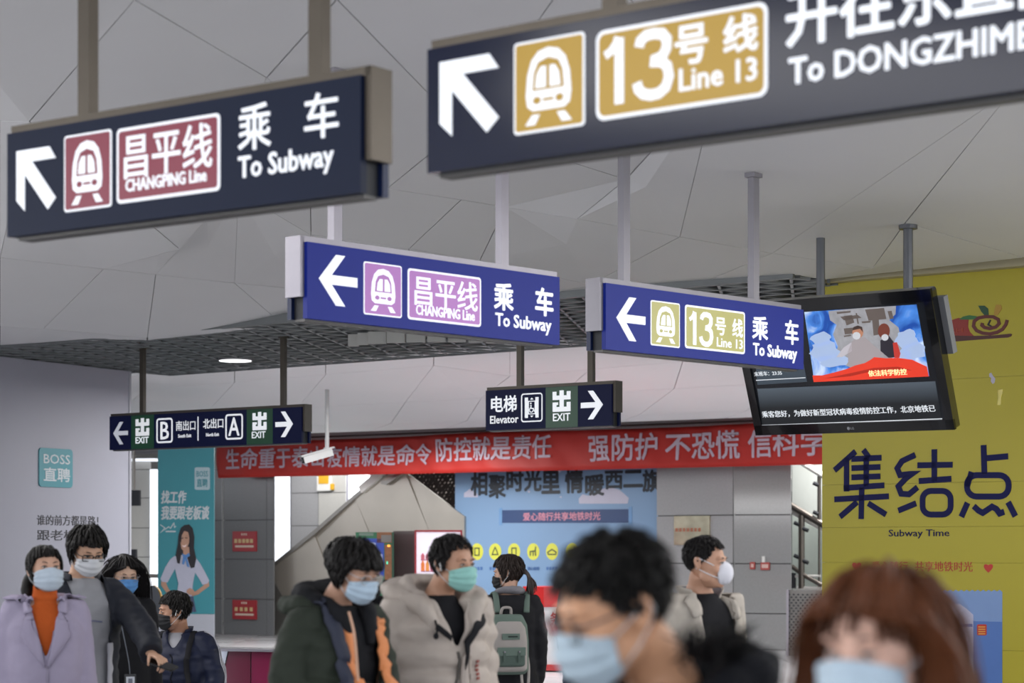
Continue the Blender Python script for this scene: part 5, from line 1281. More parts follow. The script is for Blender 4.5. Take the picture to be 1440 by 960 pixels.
    def patch(s, name, poly, m, off=.006, th=.004, parent=None, sub=3, fr=-1):
        bm = bmesh.new(); vs = [bm.verts.new((x, 0, z)) for x, z in poly]; bm.faces.new(vs)
        bmesh.ops.triangulate(bm, faces=bm.faces[:]); bmesh.ops.subdivide_edges(bm, edges=bm.edges[:], cuts=sub, use_grid_fill=True)
        me = bpy.data.meshes.new(name)
        for v in bm.verts: v.co = s.proj(v.co.x, v.co.z, off, fr)
        bmesh.ops.recalc_face_normals(bm, faces=bm.faces[:]); bm.to_mesh(me); bm.free(); me.materials.append(m); me.polygons.foreach_set('use_smooth', [True]*len(me.polygons))
        o = bpy.data.objects.new(name, me); COL.objects.link(o); o.parent = parent or s.r
        md = o.modifiers.new('t', 'SOLIDIFY'); md.thickness = th; md.offset = 0; return o
    def ribbon(s, name, pts, w_, m, off=.004, th=.004, parent=None, n=8, smooth=True):
        P = bez([s.T(p) for p in pts], n); L_ = []; b = MB(); v = []
        Q = []
        for p in P:
            h = s.bvh.find_nearest(p); Q.append((h[0]+h[1]*off, h[1]) if h[0] is not None else (p, Vector((0, -1, 0))))
        for i, (p, nn) in enumerate(Q):
            t = (Q[min(i+1, len(Q)-1)][0]-Q[max(i-1, 0)][0]).normalized(); sd_ = t.cross(nn).normalized()*w_/2*s.k
            v += [p-sd_, p+sd_, p+sd_+nn*th, p-sd_+nn*th]
        f = [tuple(4*i+a for a in (j, (j+1) % 4))+tuple(4*(i+1)+a for a in ((j+1) % 4, j)) for i in range(len(Q)-1) for j in range(4)]
        return b.add(v, f).build(name, m, parent or s.r, smooth=smooth)
    def collar(s, name, m, h=.05, r0=.078, flare=.02, gap=.9, z0=1.455, fold=.0, fh=.035, cy=.008, th=.006, lean=.0, gapw=None):
        """gap: half angle (radians) left open at the front"""
        nu = 36; v = []; rows = [(0, 0), (.5, .35), (1, 1)]+([(1.03, 1.35), (.75, 1.8), (.2, 2.4)] if fold else [])
        for t, g in rows:
            for j in range(nu):
                a = -PI/2+gap+(2*PI-2*gap)*j/(nu-1)
                front = max(0, -math.sin(a)); rad = r0+flare*g
                zz = z0+h*t-(fh*max(0, 1-(abs((j/(nu-1))-.5)*2-.0)) if 0 else 0)-.028*front+lean*math.sin(a)
                v.append(tuple(s.T((rad*math.cos(a), cy+rad*.92*math.sin(a), zz))))
        f = [(i*nu+j, i*nu+j+1, (i+1)*nu+j+1, (i+1)*nu+j) for i in range(len(rows)-1) for j in range(nu-1)]
        o = MB().add(v, f).build(name, m, s.r, smooth=True); md = o.modifiers.new('t', 'SOLIDIFY'); md.thickness = th
        md = o.modifiers.new('s', 'SUBSURF'); md.levels = md.render_levels = 1; return o
    def hood(s, name, m, pts, rad, voxel=.011, fold=.006, flat=.75, seed=3):
        b = MB()
        for P_, R_ in zip(pts, rad):
            pth = bez([s.T(p) for p in P_], 8); n = len(pth)
            b.tube(pth, [float(np.interp(i/(n-1), np.linspace(0, 1, len(R_)), R_))*s.k for i in range(n)], 16, flat=flat)
        v, nn, f = remesh(b, voxel, 3)
        amp = np.array([noise.noise(Vector((p[0]*14+seed, p[1]*14, p[2]*14)))+.5*noise.noise(Vector((p[0]*35, p[1]*35+seed, p[2]*35))) for p in v]); v = v+nn*(amp*fold)[:, None]
        return MB().add(v.tolist(), f).build(name, m, s.r, smooth=True, fixn=False)
    def trousers(s, m, shoe):
        b = MB()
        for q in (-1, 1):
            if s.seat: P_ = [s.T((q*.09, .0, .93)), s.T((q*.14, -.42, .945)), s.T((q*.14, -.47, .50))]
            else: P_ = [s.T((q*.085, .01, .92)), s.T((q*.10, .0, .48)), s.T((q*.105, .02, .06))]
            pth = bez(P_, 8); b.tube(pth, [float(np.interp(i/(len(pth)-1), [0, .5, 1], [.105, .080, .062]))*s.k for i in range(len(pth))], 16)
        loft(b, [(s.T((0, 0, z)).z, 0, .01, rx*s.k, ry*s.k) for z, rx, ry in ((.84, .15, .11), (.92, .165, .12), (1.0, .15, .11))])
        v, nn, f = remesh(b, .015, 3); MB().add(v.tolist(), f).build('trousers', m, s.r, smooth=True, fixn=False)
        for q in (-1, 1):
            x, y = (q*.14*s.k, -.47*s.k) if s.seat else (q*.105*s.k, .02*s.k)
            z = 0 if not s.seat else 0
            b = MB(); z0 = 0
            loft(b, [(.0, x, y-.05, .048, .135), (.03, x, y-.05, .050, .140), (.06, x, y-.03, .045, .110), (.09, x, y+.01, .042, .065), (.12, x, y+.02, .045, .050)], 20)
            b.build('shoe', shoe, s.r, smooth=True)
M_shoe = mat('shoe_dark', '#1d1c1e', .5); M_trd = mat('trousers_dark', '#1b1d24', .8, bump=.1, bscale=200)
def fab(name, h, var=.06, bump=.12, rough=.85, bs=240): return mat(name, h, rough, var=var, scale=12, bump=bump, bscale=bs, spec=.25)
TS = [(.62, 0, .01, .20, .135), (.80, 0, .01, .195, .13), (1.0, 0, .01, .178, .125), (1.2, 0, .0, .190, .13), (1.32, 0, .0, .192, .125), (1.39, 0, .008, .165, .105), (1.44, 0, .012, .115, .085), (1.475, 0, .012, .078, .075)]
def tor(rings, dx=0., dy=0., f=1.): return [(z, cx, cy, (rx+dx)*f, ry+dy) for z, cx, cy, rx, ry in rings]
def vcut(zb, w0, w1, zneck=1.462, x0=0., front=.0):
    """open front: half width w0 at height zb growing to w1 at the neck"""
    def c(p):
        x, y, z = p
        if z > zneck: return True
        return y < front and z > zb and abs(x-x0*(1)) < w0+(w1-w0)*min(1, max(0, (z-zb)/(1.42-zb)))
    return c
def earbud(p, side):
    b = MB(); b.ell((side*.082, -.001, .000), (.006, .006, .007), 10, 8); b.tube([(side*.085, -.004, 0), (side*.086, -.010, -.030)], [.0038, .003], 8)
    o = b.build('earbud', mat('earbud_white', '#e4e4e4', .3), p.r, smooth=True); p.onhead(o); o['_h'] = 1
def long_clear(p):
    """keeps long hair off the face and out of the shoulders"""
    p = p.copy()
    q = (p-np.array([0, .03, -.33]))/np.array([.185, .115, .16]); r = np.linalg.norm(q, axis=1); m = r < 1.
    p[m] = np.array([0, .03, -.33])+(q[m]/r[m][:, None])*np.array([.185, .115, .16])
    lim = np.interp(p[:, 2], [-.02, .045, .075], [-.012, -.040, -.2])     # lower strands stay beside and behind the cheeks
    f_ = (p[:, 1] < lim)
    p[f_, 1] = lim[f_]
    g_ = (p[:, 2] < .02) & (np.abs(p[:, 0]) < .074) & (p[:, 1] < .03)
    p[g_, 0] = np.sign(p[g_, 0]+1e-6)*.074
    return p

# -------- lavender coat
M_lav = fab('lavender_wool', '#a098ae', .05, .25); M_org = fab('orange_knit', '#c05a24', .1, .4, bs=120)
p = Person('woman in lavender coat and orange turtleneck wearing pale blue mask', 63, 10.4, 763, 14, head=(16, -9, 0), skinc='#c99f88', female=True, hs=.99)
p.garment('turtleneck', M_org, tor(TS, -.035, -.02)[1:-1]+[(1.455, 0, .008, .062, .064), (1.535, 0, -.004, .058, .062)], arms=False, fold=.002, voxel=.009)
p.garment('coat', M_lav, tor(TS, .008, .008, .95), aw=(.072, .066, .058), cut=vcut(1.16, .004, .072, 1.455), seed=2, fold=.006)
p.patch('lapel', [(-.008, 1.12), (-.125, 1.27), (-.112, 1.345), (-.060, 1.36), (-.066, 1.42), (-.010, 1.16)], M_lav, .014, .010)
p.patch('lapel', [(.012, 1.12), (.118, 1.27), (.105, 1.345), (.060, 1.36), (.066, 1.42), (.012, 1.16)], M_lav, .012, .010)
p.patch('lapel_collar', [(-.035, 1.405), (-.105, 1.385), (-.105, 1.44), (-.070, 1.475)], M_lav, .022, .010); p.patch('lapel_collar', [(.035, 1.405), (.105, 1.385), (.105, 1.44), (.070, 1.475)], M_lav, .022, .010)
p.collar('collar', M_lav, h=.04, r0=.080, flare=.014, gap=.95, fold=1, z0=1.445)
for q in (-1, 1): p.ribbon('epaulette', [(q*.175, .01, 1.43), (q*.13, .01, 1.44), (q*.09, .01, 1.47)], .045, M_lav, .010, .008)
p.patch('pocket_flap', [(-.135, .92), (-.06, .90), (-.062, .87), (-.138, .89)], M_lav, .010, .006); p.patch('placket', [(.0, .70), (.012, .70), (.012, 1.13), (0, 1.13)], fab('lavender_edge', '#8d8699'), .008, .004)
p.worn(surgical, '#b6c3d0')
p.hair('#171413', capz=.058, zfront=.062, n=560, style='short', length=.085, off=.010, seed=4, droop=.15, fringe=.006, part=.02)
b = MB(); b.tube(bez([(-.02, .08, -.01), (-.045, .12, -.04), (-.065, .11, -.10), (-.075, .085, -.16)], 8), [.012, .024, .030, .034, .036, .036, .034, .034]+[.033]*8+[.03, .028, .025, .022, .018, .014, .01, .006, .003], 14)
o = b.build('ponytail', hairmat('#171413'), p.r, smooth=True); p.onhead(o); o['_h'] = 1
p.trousers(M_trd, M_shoe)
# -------- man with glasses reaching out a phone
M_gs = fab('grey_sweatshirt', '#8f9095', .05, .2); M_nvj = fab('navy_black_jacket', '#20232c', .1, .1, .6); M_lin = fab('pale_lining', '#b0b0b8')
arm_r = [(.160, -.02, 1.375), (.185, -.26, 1.22), (.125, -.48, 1.08)]
p = Person('man in black jacket and grey sweatshirt reaching out a phone', 116, 11.5, 738, 40, head=(-8, 22, 0), skinc='#c39a80', headoff=(-.015, -.045), arms={1: arm_r}, handopt={1: dict(d=(.15, -.93, -.30), palm=(-.15, -.1, -1), side=-1, curl=.55)})
p.garment('sweatshirt', M_gs, tor(TS, -.008, .0)[1:-1]+[(1.47, 0, .01, .068, .07)], arms=False, fold=.006, seed=5, voxel=.010)
p.ribbon('chest_lettering', [(-.05, -.2, 1.24), (.05, -.2, 1.24)], .008, fab('blue_grey_print', '#70748c'), .002, .001)
p.garment('jacket', M_nvj, tor(TS, .016, .014), aw=(.080, .074, .062), cut=lambda q: (q[2] > 1.462) or (-.17 < q[1] < .0 and -.115 < q[0] < .085), seed=6, fold=.010, voxel=.012)
p.ribbon('lining_edge', [(.088, -.2, .70), (.090, -.2, .9), (.094, -.2, 1.12)], .035, M_lin, .004, .004)
p.collar('collar', M_nvj, h=.045, r0=.085, flare=.015, gap=1.0, fold=1, z0=1.45)
p.worn(surgical, '#c6c8cc'); p.worn(glasses, '#1a1a1c', r=.0022, w_=.027, h_=.017, rnd=.35); earbud(p, -1)
p.hair('#120f0e', capz=.066, n=700, style='short', length=.07, off=.022, seed=12, droop=.22, w_=.0085)
p.trousers(M_trd, M_shoe)
hp = p.r.matrix_basis @ (p.T(arm_r[2])+Vector((.15, -.93, -.30)).normalized()*.085)
ph_ = empty('smartphone', hp+Vector((0.01, -.02, -.028)), math.radians(22-38)); tag(ph_, 'black smartphone held out in the hand of the glasses man', 'phone')
ph_.rotation_euler = (math.radians(14), math.radians(16), math.radians(-22))
b = MB(); P = rr(-.075, .075, -.036, .036, .012); b.prism(P, -.0045, .0045); b.v = [(x, z, y) for x, y, z in b.v]; b.build('phone_body', mat('phone_black', '#15161a', .25), ph_)
b = MB(); P = rr(-.071, .071, -.032, .032, .009); b.prism(P, .0047, .0052); b.v = [(x, z, y) for x, y, z in b.v]; b.build('screen', mat('phone_glass', '#0b0c0e', .08), ph_)
# -------- long haired woman
M_blk = fab('black_cloth', '#17171b', .2, .15)
p = Person('woman with long black hair, glasses and bright blue mask', 173, 12.6, 777, 24, head=(4, 14, 0), skinc='#cba68e', female=True, hs=.98)
p.garment('jacket', M_blk, tor(TS, 0, 0, .93), aw=(.066, .06, .05), cut=vcut(1.30, .01, .06, 1.458), seed=8, fold=.006)
p.garment('inner_top', fab('dark_top', '#2a2628'), tor(TS, -.03, -.015)[3:-1], arms=False, fold=.002); p.bvh = p.bvh
p.worn(surgical, '#4f84bd'); p.worn(glasses, '#8c8890', r=.0011, w_=.026, h_=.021, rnd=.8)
p.hair('#141112', capz=.062, zfront=.066, n=620, style='long', length=.40, off=.014, seed=21, droop=.42, w_=.008, part=.0, clear=long_clear)
lan = p.r
b = MB(); b.tube(bez([p.T((-.06, -.06, 1.45)), p.T((-.05, -.155, 1.30)), p.T((-.01, -.175, 1.08)), p.T((0, -.175, .985))], 8), .003, 6)
b.build('lanyard', fab('lanyard_grey', '#6a6f78'), p.r)
c = p.T((0, -.178, .935)); b = MB(); b.box(c.x-.033, c.x+.033, c.y-.004, c.y+.004, c.z-.05, c.z+.05); o = b.build('card_holder', mat('card_black', '#1a1a1e', .3), p.r)
b = MB(); b.box(c.x-.024, c.x+.024, c.y-.006, c.y-.004, c.z-.038, c.z+.036); o2 = b.build('card', mat('card_pale', '#c8ccd4', .3), o)
b = MB(); b.box(c.x-.012, c.x+.012, c.y-.007, c.y-.006, c.z-.002, c.z+.026); b.build('card_photo', mat('card_print', '#6a6e7c', .5), o)
p.trousers(fab('blue_jeans', '#2c4670'), M_shoe)
# -------- seated man
M_trk = fab('navy_track_jacket', '#161c33', .08, .08, .5); M_str = fab('white_stripe', '#c4c4cc', .02, .02)
ra = [(.172, .0, 1.385), (.26, -.04, 1.13), (.12, -.24, 1.02)]; la = [(-.172, .0, 1.385), (-.24, -.08, 1.13), (-.10, -.26, 1.02)]
p = Person('seated man in navy track jacket with white stripes and black mask', 252, 14.2, 823, -12, head=(-58, 6, 0), skinc='#a87c64', arms={1: ra, -1: la}, seat=.385, zs=1.0, headoff=(-.015, -.02))
p.garment('inner_shirt', fab('pale_tee', '#a8a8ae'), tor(TS, -.02, -.01)[3:], arms=False, fold=.002)
p.garment('track_jacket', M_trk, tor(TS, .012, .01)[1:], aw=(.078, .068, .052), cut=vcut(1.36, .004, .045, 1.475), seed=11, fold=.010)
for q in (-1, 1):
    A = ra if q > 0 else la
    for k, dz in enumerate((-.016, 0, .016)):
        p.ribbon('sleeve_stripe', [(q*.11, .02+dz, 1.47), (A[0][0]+q*.06, .01+dz, 1.39), ((A[0][0]+A[1][0])/2+q*.09, A[1][1]/2+dz, 1.26), (A[1][0]+q*.09, A[1][1]+dz, 1.13), (A[1][0]*.8+A[2][0]*.2+q*.03, A[1][1]*.6+A[2][1]*.4-.06+dz*.5, 1.03-.02), (A[2][0]+q*.02, A[2][1]-.04, .985+dz)], .007, M_str, .002, .002)
p.ribbon('zip', [(0, -.2, .80), (0, -.2, 1.1), (0, -.2, 1.35)], .008, fab('zip_dark', '#0c0e16'), .001, .002)
for q in (-1, 1): p.ribbon('bag_strap', [(q*.105, .02, 1.46), (q*.12, -.2, 1.35), (q*.13, -.2, 1.15), (q*.15, -.12, .98)], .035, M_blk, .004, .005)
p.collar('collar', M_trk, h=.055, r0=.075, flare=.012, gap=.7, z0=1.45)
p.worn(surgical, '#15161a'); earbud(p, 1); earbud(p, -1)
p.hair('#110e0d', capz=.066, n=560, style='short', length=.04, off=.012, seed=31, droop=.15, w_=.006)
p.trousers(M_trd, M_shoe)
M_bag = mat('bag_navy', '#20262f', .6)
st_ = empty('waiting_stool', (p.r.location.x, p.r.location.y, 0), math.radians(-12)); tag(st_, 'dark upholstered stool under the seated man', 'stool')
MB().prism(rr(-.26, .26, .40, .475, .02), -.24, .22).build('seat', mat('stool_black', '#202024', .5), st_)
for x in (-.2, .2):
    for y in (-.18, .18): MB().tube([(x, y, 0), (x, y, .40)], .018, 8).build('leg', M_steel, st_)
# -------- hidden man behind the parka
p = Person('man hidden behind green parka man, holding up a phone', 486, 9.7, 753, 12, head=(24, 12, 0), skinc='#b48c74', arms={1: [(.172, .0, 1.385), (.235, -.12, 1.17), (.155, -.27, 1.30)]}, handopt={1: dict(d=(-.05, -.25, .97), palm=(.2, -.95, -.2), side=-1, curl=.5)})
p.garment('jacket', M_blk, tor(TS, .012, .01), aw=(.072, .064, .05), seed=13, cut=lambda q: q[2] > 1.462)
p.hood('hood', M_blk, [[(-.10, -.05, 1.44), (-.12, .05, 1.49), (0, .13, 1.50), (.12, .05, 1.49), (.10, -.05, 1.44)]], [[.035, .05, .055, .05, .035]])
p.worn(surgical, '#b8c8d6')
p.hair('#15110f', capz=.066, n=520, style='short', length=.05, off=.014, seed=33, droop=.2, w_=.007); p.trousers(M_trd, M_shoe)
hp = p.r.matrix_basis @ (p.T((.155, -.27, 1.30))+Vector((-.0, -.035, .085)))
ph_ = empty('smartphone', hp); tag(ph_, 'dark smartphone held up beside the orange jacket lining', 'phone'); ph_.rotation_euler = (math.radians(25), math.radians(52), math.radians(70))
b = MB(); b.prism(rr(-.036, .036, -.075, .075, .012), -.0045, .0045); b.build('phone_body', mat('phone_black', '#15161a', .25), ph_)
b = MB(); b.prism(rr(-.032, .032, -.071, .071, .009), -.0056, -.0046); b.build('screen', mat('phone_glass', '#0b0c0e', .08), ph_)
# -------- green parka
M_grn = fab('olive_parka', '#2a3028', .1, .15, .75); M_or2 = fab('orange_lining', '#d88a58', .06, .1, .6); M_bh = fab('black_hoodie', '#16171b', .15, .25)
ra = [(.172, .0, 1.385), (.225, -.04, 1.12), (.10, -.25, 1.02)]
p = Person('man in olive parka with orange lining, black hoodie and glasses', 476, 8.6, 757, 50, head=(-2, 20, 0), skinc='#b98f78', headoff=(0, -.065), arms={-1: [(-.172, .012, 1.385), (-.245, .02, 1.13), (.01, -.25, 1.09)], 1: ra}, handopt={-1: dict(d=(.9, -.35, .1), palm=(.2, .8, -.3), side=-1, curl=.45)})
p.garment('hoodie', M_bh, tor(TS, -.012, -.002)[1:-1]+[(1.47, 0, .01, .07, .07)], arms=False, fold=.010, seed=14, voxel=.010)
p.hood('hoodie_hood', M_bh, [[(-.045, -.135, 1.30), (-.085, -.095, 1.42), (-.125, .02, 1.49), (-.09, .12, 1.515), (0, .155, 1.52), (.09, .12, 1.515), (.125, .02, 1.49), (.085, -.095, 1.42), (.045, -.135, 1.30)]], [[.02, .042, .046, .052, .06, .052, .046, .042, .02]], fold=.008)
p.garment('parka', M_grn, tor(TS, .022, .018), aw=(.086, .080, .060), cut=lambda q: (q[2] > 1.465) or (-.19 < q[1] < .0 and -.075 < q[0] < .105 and (q[2] > 1.16 or q[1] > -.165)), seed=15, fold=.012, voxel=.012)
p.ribbon('lining_edge', [(.112, -.2, .66), (.125, -.2, .95), (.130, -.2, 1.2), (.115, -.16, 1.38), (.10, -.1, 1.44)], .075, M_or2, .008, .010)
p.ribbon('lining_edge', [(-.082, -.2, .66), (-.084, -.2, .95), (-.086, -.2, 1.2), (-.088, -.16, 1.38), (-.09, -.1, 1.44)], .045, M_or2, .008, .008)
p.hood('parka_hood', M_grn, [[(-.125, -.04, 1.43), (-.165, .06, 1.46), (-.10, .17, 1.46), (0, .20, 1.46), (.10, .17, 1.46), (.165, .06, 1.46), (.125, -.04, 1.43)]], [[.035, .055, .06, .065, .06, .055, .035]], fold=.012)
p.ribbon('backpack_strap', [(-.125, .10, 1.47), (-.135, .0, 1.48), (-.140, -.12, 1.38), (-.145, -.2, 1.22), (-.16, -.14, 1.02)], .055, mat('strap_navy', '#252a3c', .7), .012, .010)
b = MB(); b.tube(bez([p.T((-.088, -.145, 1.44)), p.T((-.098, -.185, 1.35)), p.T((-.092, -.195, 1.22)), p.T((-.085, -.195, 1.15))], 8), .0055, 8); b.ell(p.T((-.084, -.195, 1.145)), (.011, .011, .013), 10, 8)
b.build('drawstring', fab('peach_cord', '#c8a088'), p.r, smooth=True)
bk = p
p.worn(surgical, '#abbfd0'); p.worn(glasses, '#b8b6b8', r=.0015, w_=.026, h_=.020, rnd=.9)
p.hair('#13100f', capz=.058, zfront=.058, n=700, style='short', length=.065, off=.022, seed=41, droop=.25, w_=.0085, fringe=.022)
p.trousers(M_trd, M_shoe)
bp_ = empty('backpack', p.r.location, p.r.rotation_euler.z); bp_.scale = (p.k*.9, p.k*.9, p.k); tag(bp_, 'dark navy backpack on the back of the parka man', 'backpack')
b = MB(); loft(b, [(z, 0, .23, rx, ry) for z, rx, ry in ((.86, .12, .05), (.90, .15, .09), (1.1, .155, .10), (1.30, .14, .085), (1.36, .10, .05))], 24); v, nn, f = remesh(b, .015, 3); MB().add(v.tolist(), f).build('pack', M_bag, bp_, smooth=True, fixn=False)
b = MB(); loft(b, [(z, 0, .32, rx, ry) for z, rx, ry in ((.90, .09, .02), (.93, .11, .035), (1.08, .11, .035), (1.11, .09, .02))], 20); b.build('front_pocket', M_bag, bp_, smooth=True)
# -------- beige puffer
M_puf = fab('beige_puffer', '#b3a89f', .04, .05, .55, 120); M_pbk = fab('puffer_black', '#1a1a1e')
pa1 = [(-.178, .02, 1.385), (-.27, .06, 1.10), (-.17, -.13, .93)]; pa2 = [(.172, .02, 1.385), (.212, .05, 1.10), (.14, -.12, .93)]
p = Person('man in beige hooded puffer jacket wearing mint green mask', 618, 9.3, 749, 26, head=(22, 4, -2), skinc='#b98c72', arms={-1: pa1, 1: pa2}, headoff=(.035, -.035), hs=1.0)
p.garment('inner_shirt', M_pbk, tor(TS, -.03, -.01)[2:-1]+[(1.475, 0, .008, .066, .068)], arms=False, fold=.003)
p.garment('puffer_jacket', M_puf, tor(TS, .020, .040), aw=(.088, .084, .074), puff=.030, puffn=.115, cut=lambda q: (q[2] > 1.455) or (q[1] < 0 and q[2] > 1.24 and abs(q[0]-.01) < .008+.065*(q[2]-1.24)/.2), seed=17, fold=.009, voxel=.011, smooth=1)
p.hood('hood', M_puf, [[(-.075, -.15, 1.30), (-.120, -.10, 1.41), (-.175, .02, 1.45), (-.14, .14, 1.48), (0, .20, 1.49), (.14, .14, 1.48), (.175, .02, 1.45), (.120, -.10, 1.41), (.085, -.15, 1.30)],
                       [(-.08, -.09, 1.43), (-.125, .02, 1.50), (-.09, .11, 1.53), (0, .14, 1.53), (.09, .11, 1.53), (.125, .02, 1.50), (.08, -.09, 1.43)]], [[.03, .050, .062, .075, .08, .075, .062, .050, .03], [.022, .030, .034, .036, .034, .030, .022]], fold=.010)
p.patch('black_lining_flap', [(.035, 1.27), (.09, 1.35), (.165, 1.385), (.170, 1.355), (.105, 1.315), (.060, 1.25), (.035, 1.14)], M_pbk, .022, .008)
p.patch('black_lining_flap', [(-.095, 1.345), (-.03, 1.295), (-.035, 1.272), (-.11, 1.325)], M_pbk, .035, .008)
p.ribbon('zip', [(.005, -.25, .62), (.008, -.25, .9), (.010, -.25, 1.08), (.012, -.25, 1.24)], .012, fab('zip_grey', '#5a5652'), .002, .004)
p.patch('storm_flap', [(.018, .62), (.060, .62), (.066, 1.10), (.056, 1.24), (.022, 1.20)], M_puf, .014, .014)
for i in range(5): p.patch('red_chest_print', [(.100+.0*i, 1.185-i*.018), (.118, 1.187-i*.018), (.118, 1.175-i*.018), (.100, 1.173-i*.018)], fab('red_brown_print', '#8c4a44'), .006, .001, sub=1)
b = MB(); b.tube(bez([p.T((-.095, -.17, 1.36)), p.T((-.10, -.20, 1.32)), p.T((-.11, -.21, 1.30))], 4), .005, 6); b.ell(p.T((-.11, -.21, 1.295)), (.012, .012, .014), 10, 8); b.build('toggle', M_pbk, p.r, smooth=True)
p.worn(surgical, '#8fc4bc'); earbud(p, -1)
p.hair('#131010', capz=.076, zfront=.080, n=560, style='short', length=.035, off=.012, seed=51, droop=.10, w_=.006, fade=False)
p.trousers(M_trd, M_shoe)
# -------- backpack woman from behind
p = Person('woman seen from behind in black coat with grey ponytail hair', 716, 13.6, 777, -165, head=(58, 10, 0), skinc='#b8917c', female=True, hs=.98)
p.garment('coat', M_blk, tor(TS, .010, .012, .95), aw=(.074, .07, .058), seed=19, cut=lambda q: q[2] > 1.455, fold=.010)
p.hood('grey_hood', fab('grey_fleece', '#77757a'), [[(-.05, -.06, 1.45), (-.08, .03, 1.48), (0, .09, 1.49), (.08, .03, 1.48), (.05, -.06, 1.45)]], [[.02, .03, .04, .03, .02]])
p.worn(surgical, '#16171a')
p.hair('#2a211d', capz=.062, n=560, style='short', length=.09, off=.012, seed=61, droop=.05, w_=.006)
rs = np.random.RandomState(5); b = MB()
for i in range(40):
    a = rs.rand()*6.28; r_ = .016*math.sqrt(rs.rand()); e = rs.normal(size=3)*.018
    b.tube(bez([(-.0+r_*math.cos(a), .10, .0+r_*math.sin(a)), (-.01+r_*2*math.cos(a), .135, -.03+r_*math.sin(a)), (-.025+e[0]*1.2, .145+e[1]*.7, -.10), (-.03+e[0]*1.5, .13+e[1], -.175+e[2])], 5), [.006]*10+[.006, .006, .005, .004, .003, .001], 5)
o = b.build('ponytail', hairmat('#3a3230'), p.r, smooth=True); p.onhead(o); o['_h'] = 1
b = MB(); b.ell((0, .11, -.002), (.022, .018, .022)); o = b.build('hair_tie', M_blk, p.r, smooth=True); o.name = 'hair_tie'; p.onhead(o)
p.trousers(M_blk, M_shoe)
bkp = empty('backpack', p.r.location, p.r.rotation_euler.z); bkp.scale = (p.k, p.k, p.k); tag(bkp, 'grey and sage green backpack worn by the ponytail woman', 'backpack')
M_sage = fab('sage_canvas', '#5f6e66'); M_gcan = fab('grey_canvas', '#9a9490'); M_sg2 = fab('sage_dark', '#4d5b55')
def bpk(rings, name, m, par, vox=.012):
    b = MB(); loft(b, rings, 28); v, nn, f = remesh(b, vox, 3); return MB().add(v.tolist(), f).build(name, m, par, smooth=True, fixn=False)
bx = .07
bpk([(z, bx, .215, rx, ry) for z, rx, ry in ((.93, .12, .05), (.96, .145, .075), (1.15, .145, .075), (1.26, .135, .07), (1.33, .10, .05))], 'pack', M_sage, bkp)
bpk([(z, bx, .275, rx, ry) for z, rx, ry in ((.95, .10, .015), (.97, .122, .032), (1.15, .122, .032), (1.24, .110, .03), (1.285, .08, .015))], 'front_panel', M_gcan, bkp, .009)
fp = bpk([(z, bx, .305, rx, ry) for z, rx, ry in ((.985, .085, .012), (1.0, .10, .022), (1.09, .10, .022), (1.11, .085, .012))], 'pocket', M_sg2, bkp, .008)
MB().box(bx-.095, bx+.095, .325, .332, 1.06, 1.115).build('pocket_flap', M_sage, bkp)
for x in (-.05, .05): MB().box(bx+x-.008, bx+x+.008, .330, .337, 1.02, 1.09).build('buckle_strap', M_sg2, bkp); MB().ell((bx+x, .338, 1.085), (.006, .004, .006), 8, 6).build('stud', M_steel2, bkp)
b = MB(); b.box(bx-.06, bx+.06, .306, .312, 1.165, 1.205); lb = b.build('label_patch', M_sage, bkp)
b = MB(); b.box(bx-.045, bx+.02, .312, .314, 1.18, 1.19); b.build('label_print', fab('label_dark', '#2c3532'), lb)
b = MB(); b.tube(bez([(bx-.03, .20, 1.33), (bx-.02, .21, 1.37), (bx+.03, .21, 1.37), (bx+.04, .20, 1.33)], 6), .010, 8); b.build('top_handle', M_gcan, bkp, smooth=True)
for q in (-1, 1):
    b = MB(); b.tube(bez([(q*.10+.02, .15, 1.34), (q*.11, .04, 1.47), (q*.11, -.10, 1.40), (q*.12, -.135, 1.2), (q*.16, .05, 1.0)], 8), .020, 8, flat=.4); b.build('shoulder_strap', M_sage, bkp, smooth=True)
b = MB(); b.tube(bez([(bx-.125, .22, 1.10), (bx-.14, .24, .98), (bx-.13, .25, .84), (bx-.10, .25, .83), (bx-.09, .24, .93)], 8), .010, 8, flat=.4); b.build('hanging_strap', M_gcan, bkp, smooth=True)
# -------- white respirator man
M_crm = fab('cream_jacket', '#b4aca2', .04, .08, .7); M_gcl = fab('grey_collar', '#77777e')
p = Person('man in cream jacket and black top wearing white cup respirator', 985, 10.3, 752, 30, head=(36, 2, 0), skinc='#b98d74', headoff=(0, -.015), hs=1.04)
p.garment('sweater', M_blk, tor(TS, -.02, -.008)[2:-1]+[(1.462, 0, .01, .070, .072)], arms=False, fold=.003)
p.garment('jacket', M_crm, tor(TS, .022, .02), aw=(.084, .076, .062), cut=lambda q: (q[2] > 1.455) or (q[1] < 0 and q[2] > .80 and abs(q[0]-.02) < .03+.075*min(1, (q[2]-.8)/.55)), seed=23, fold=.012, voxel=.012)
p.collar('collar', M_crm, h=.06, r0=.088, flare=.030, gap=.85, z0=1.435, th=.008, fold=0)
p.collar('collar_lining', M_gcl, h=.052, r0=.083, flare=.026, gap=.88, z0=1.438, th=.004, fold=0)
p.patch('collar_wing', [(-.075, 1.45), (-.075, 1.36), (-.13, 1.34), (-.15, 1.42), (-.11, 1.46)], M_crm, .016, .010); p.patch('collar_wing', [(.10, 1.45), (.12, 1.33), (.18, 1.34), (.165, 1.40), (.13, 1.45)], M_crm, .016, .010)
p.worn(respirator)
p.hair('#131010', capz=.072, zfront=.076, n=600, style='short', length=.028, off=.010, seed=71, droop=.08, w_=.0055, fade=True)
p.trousers(M_trd, M_shoe)
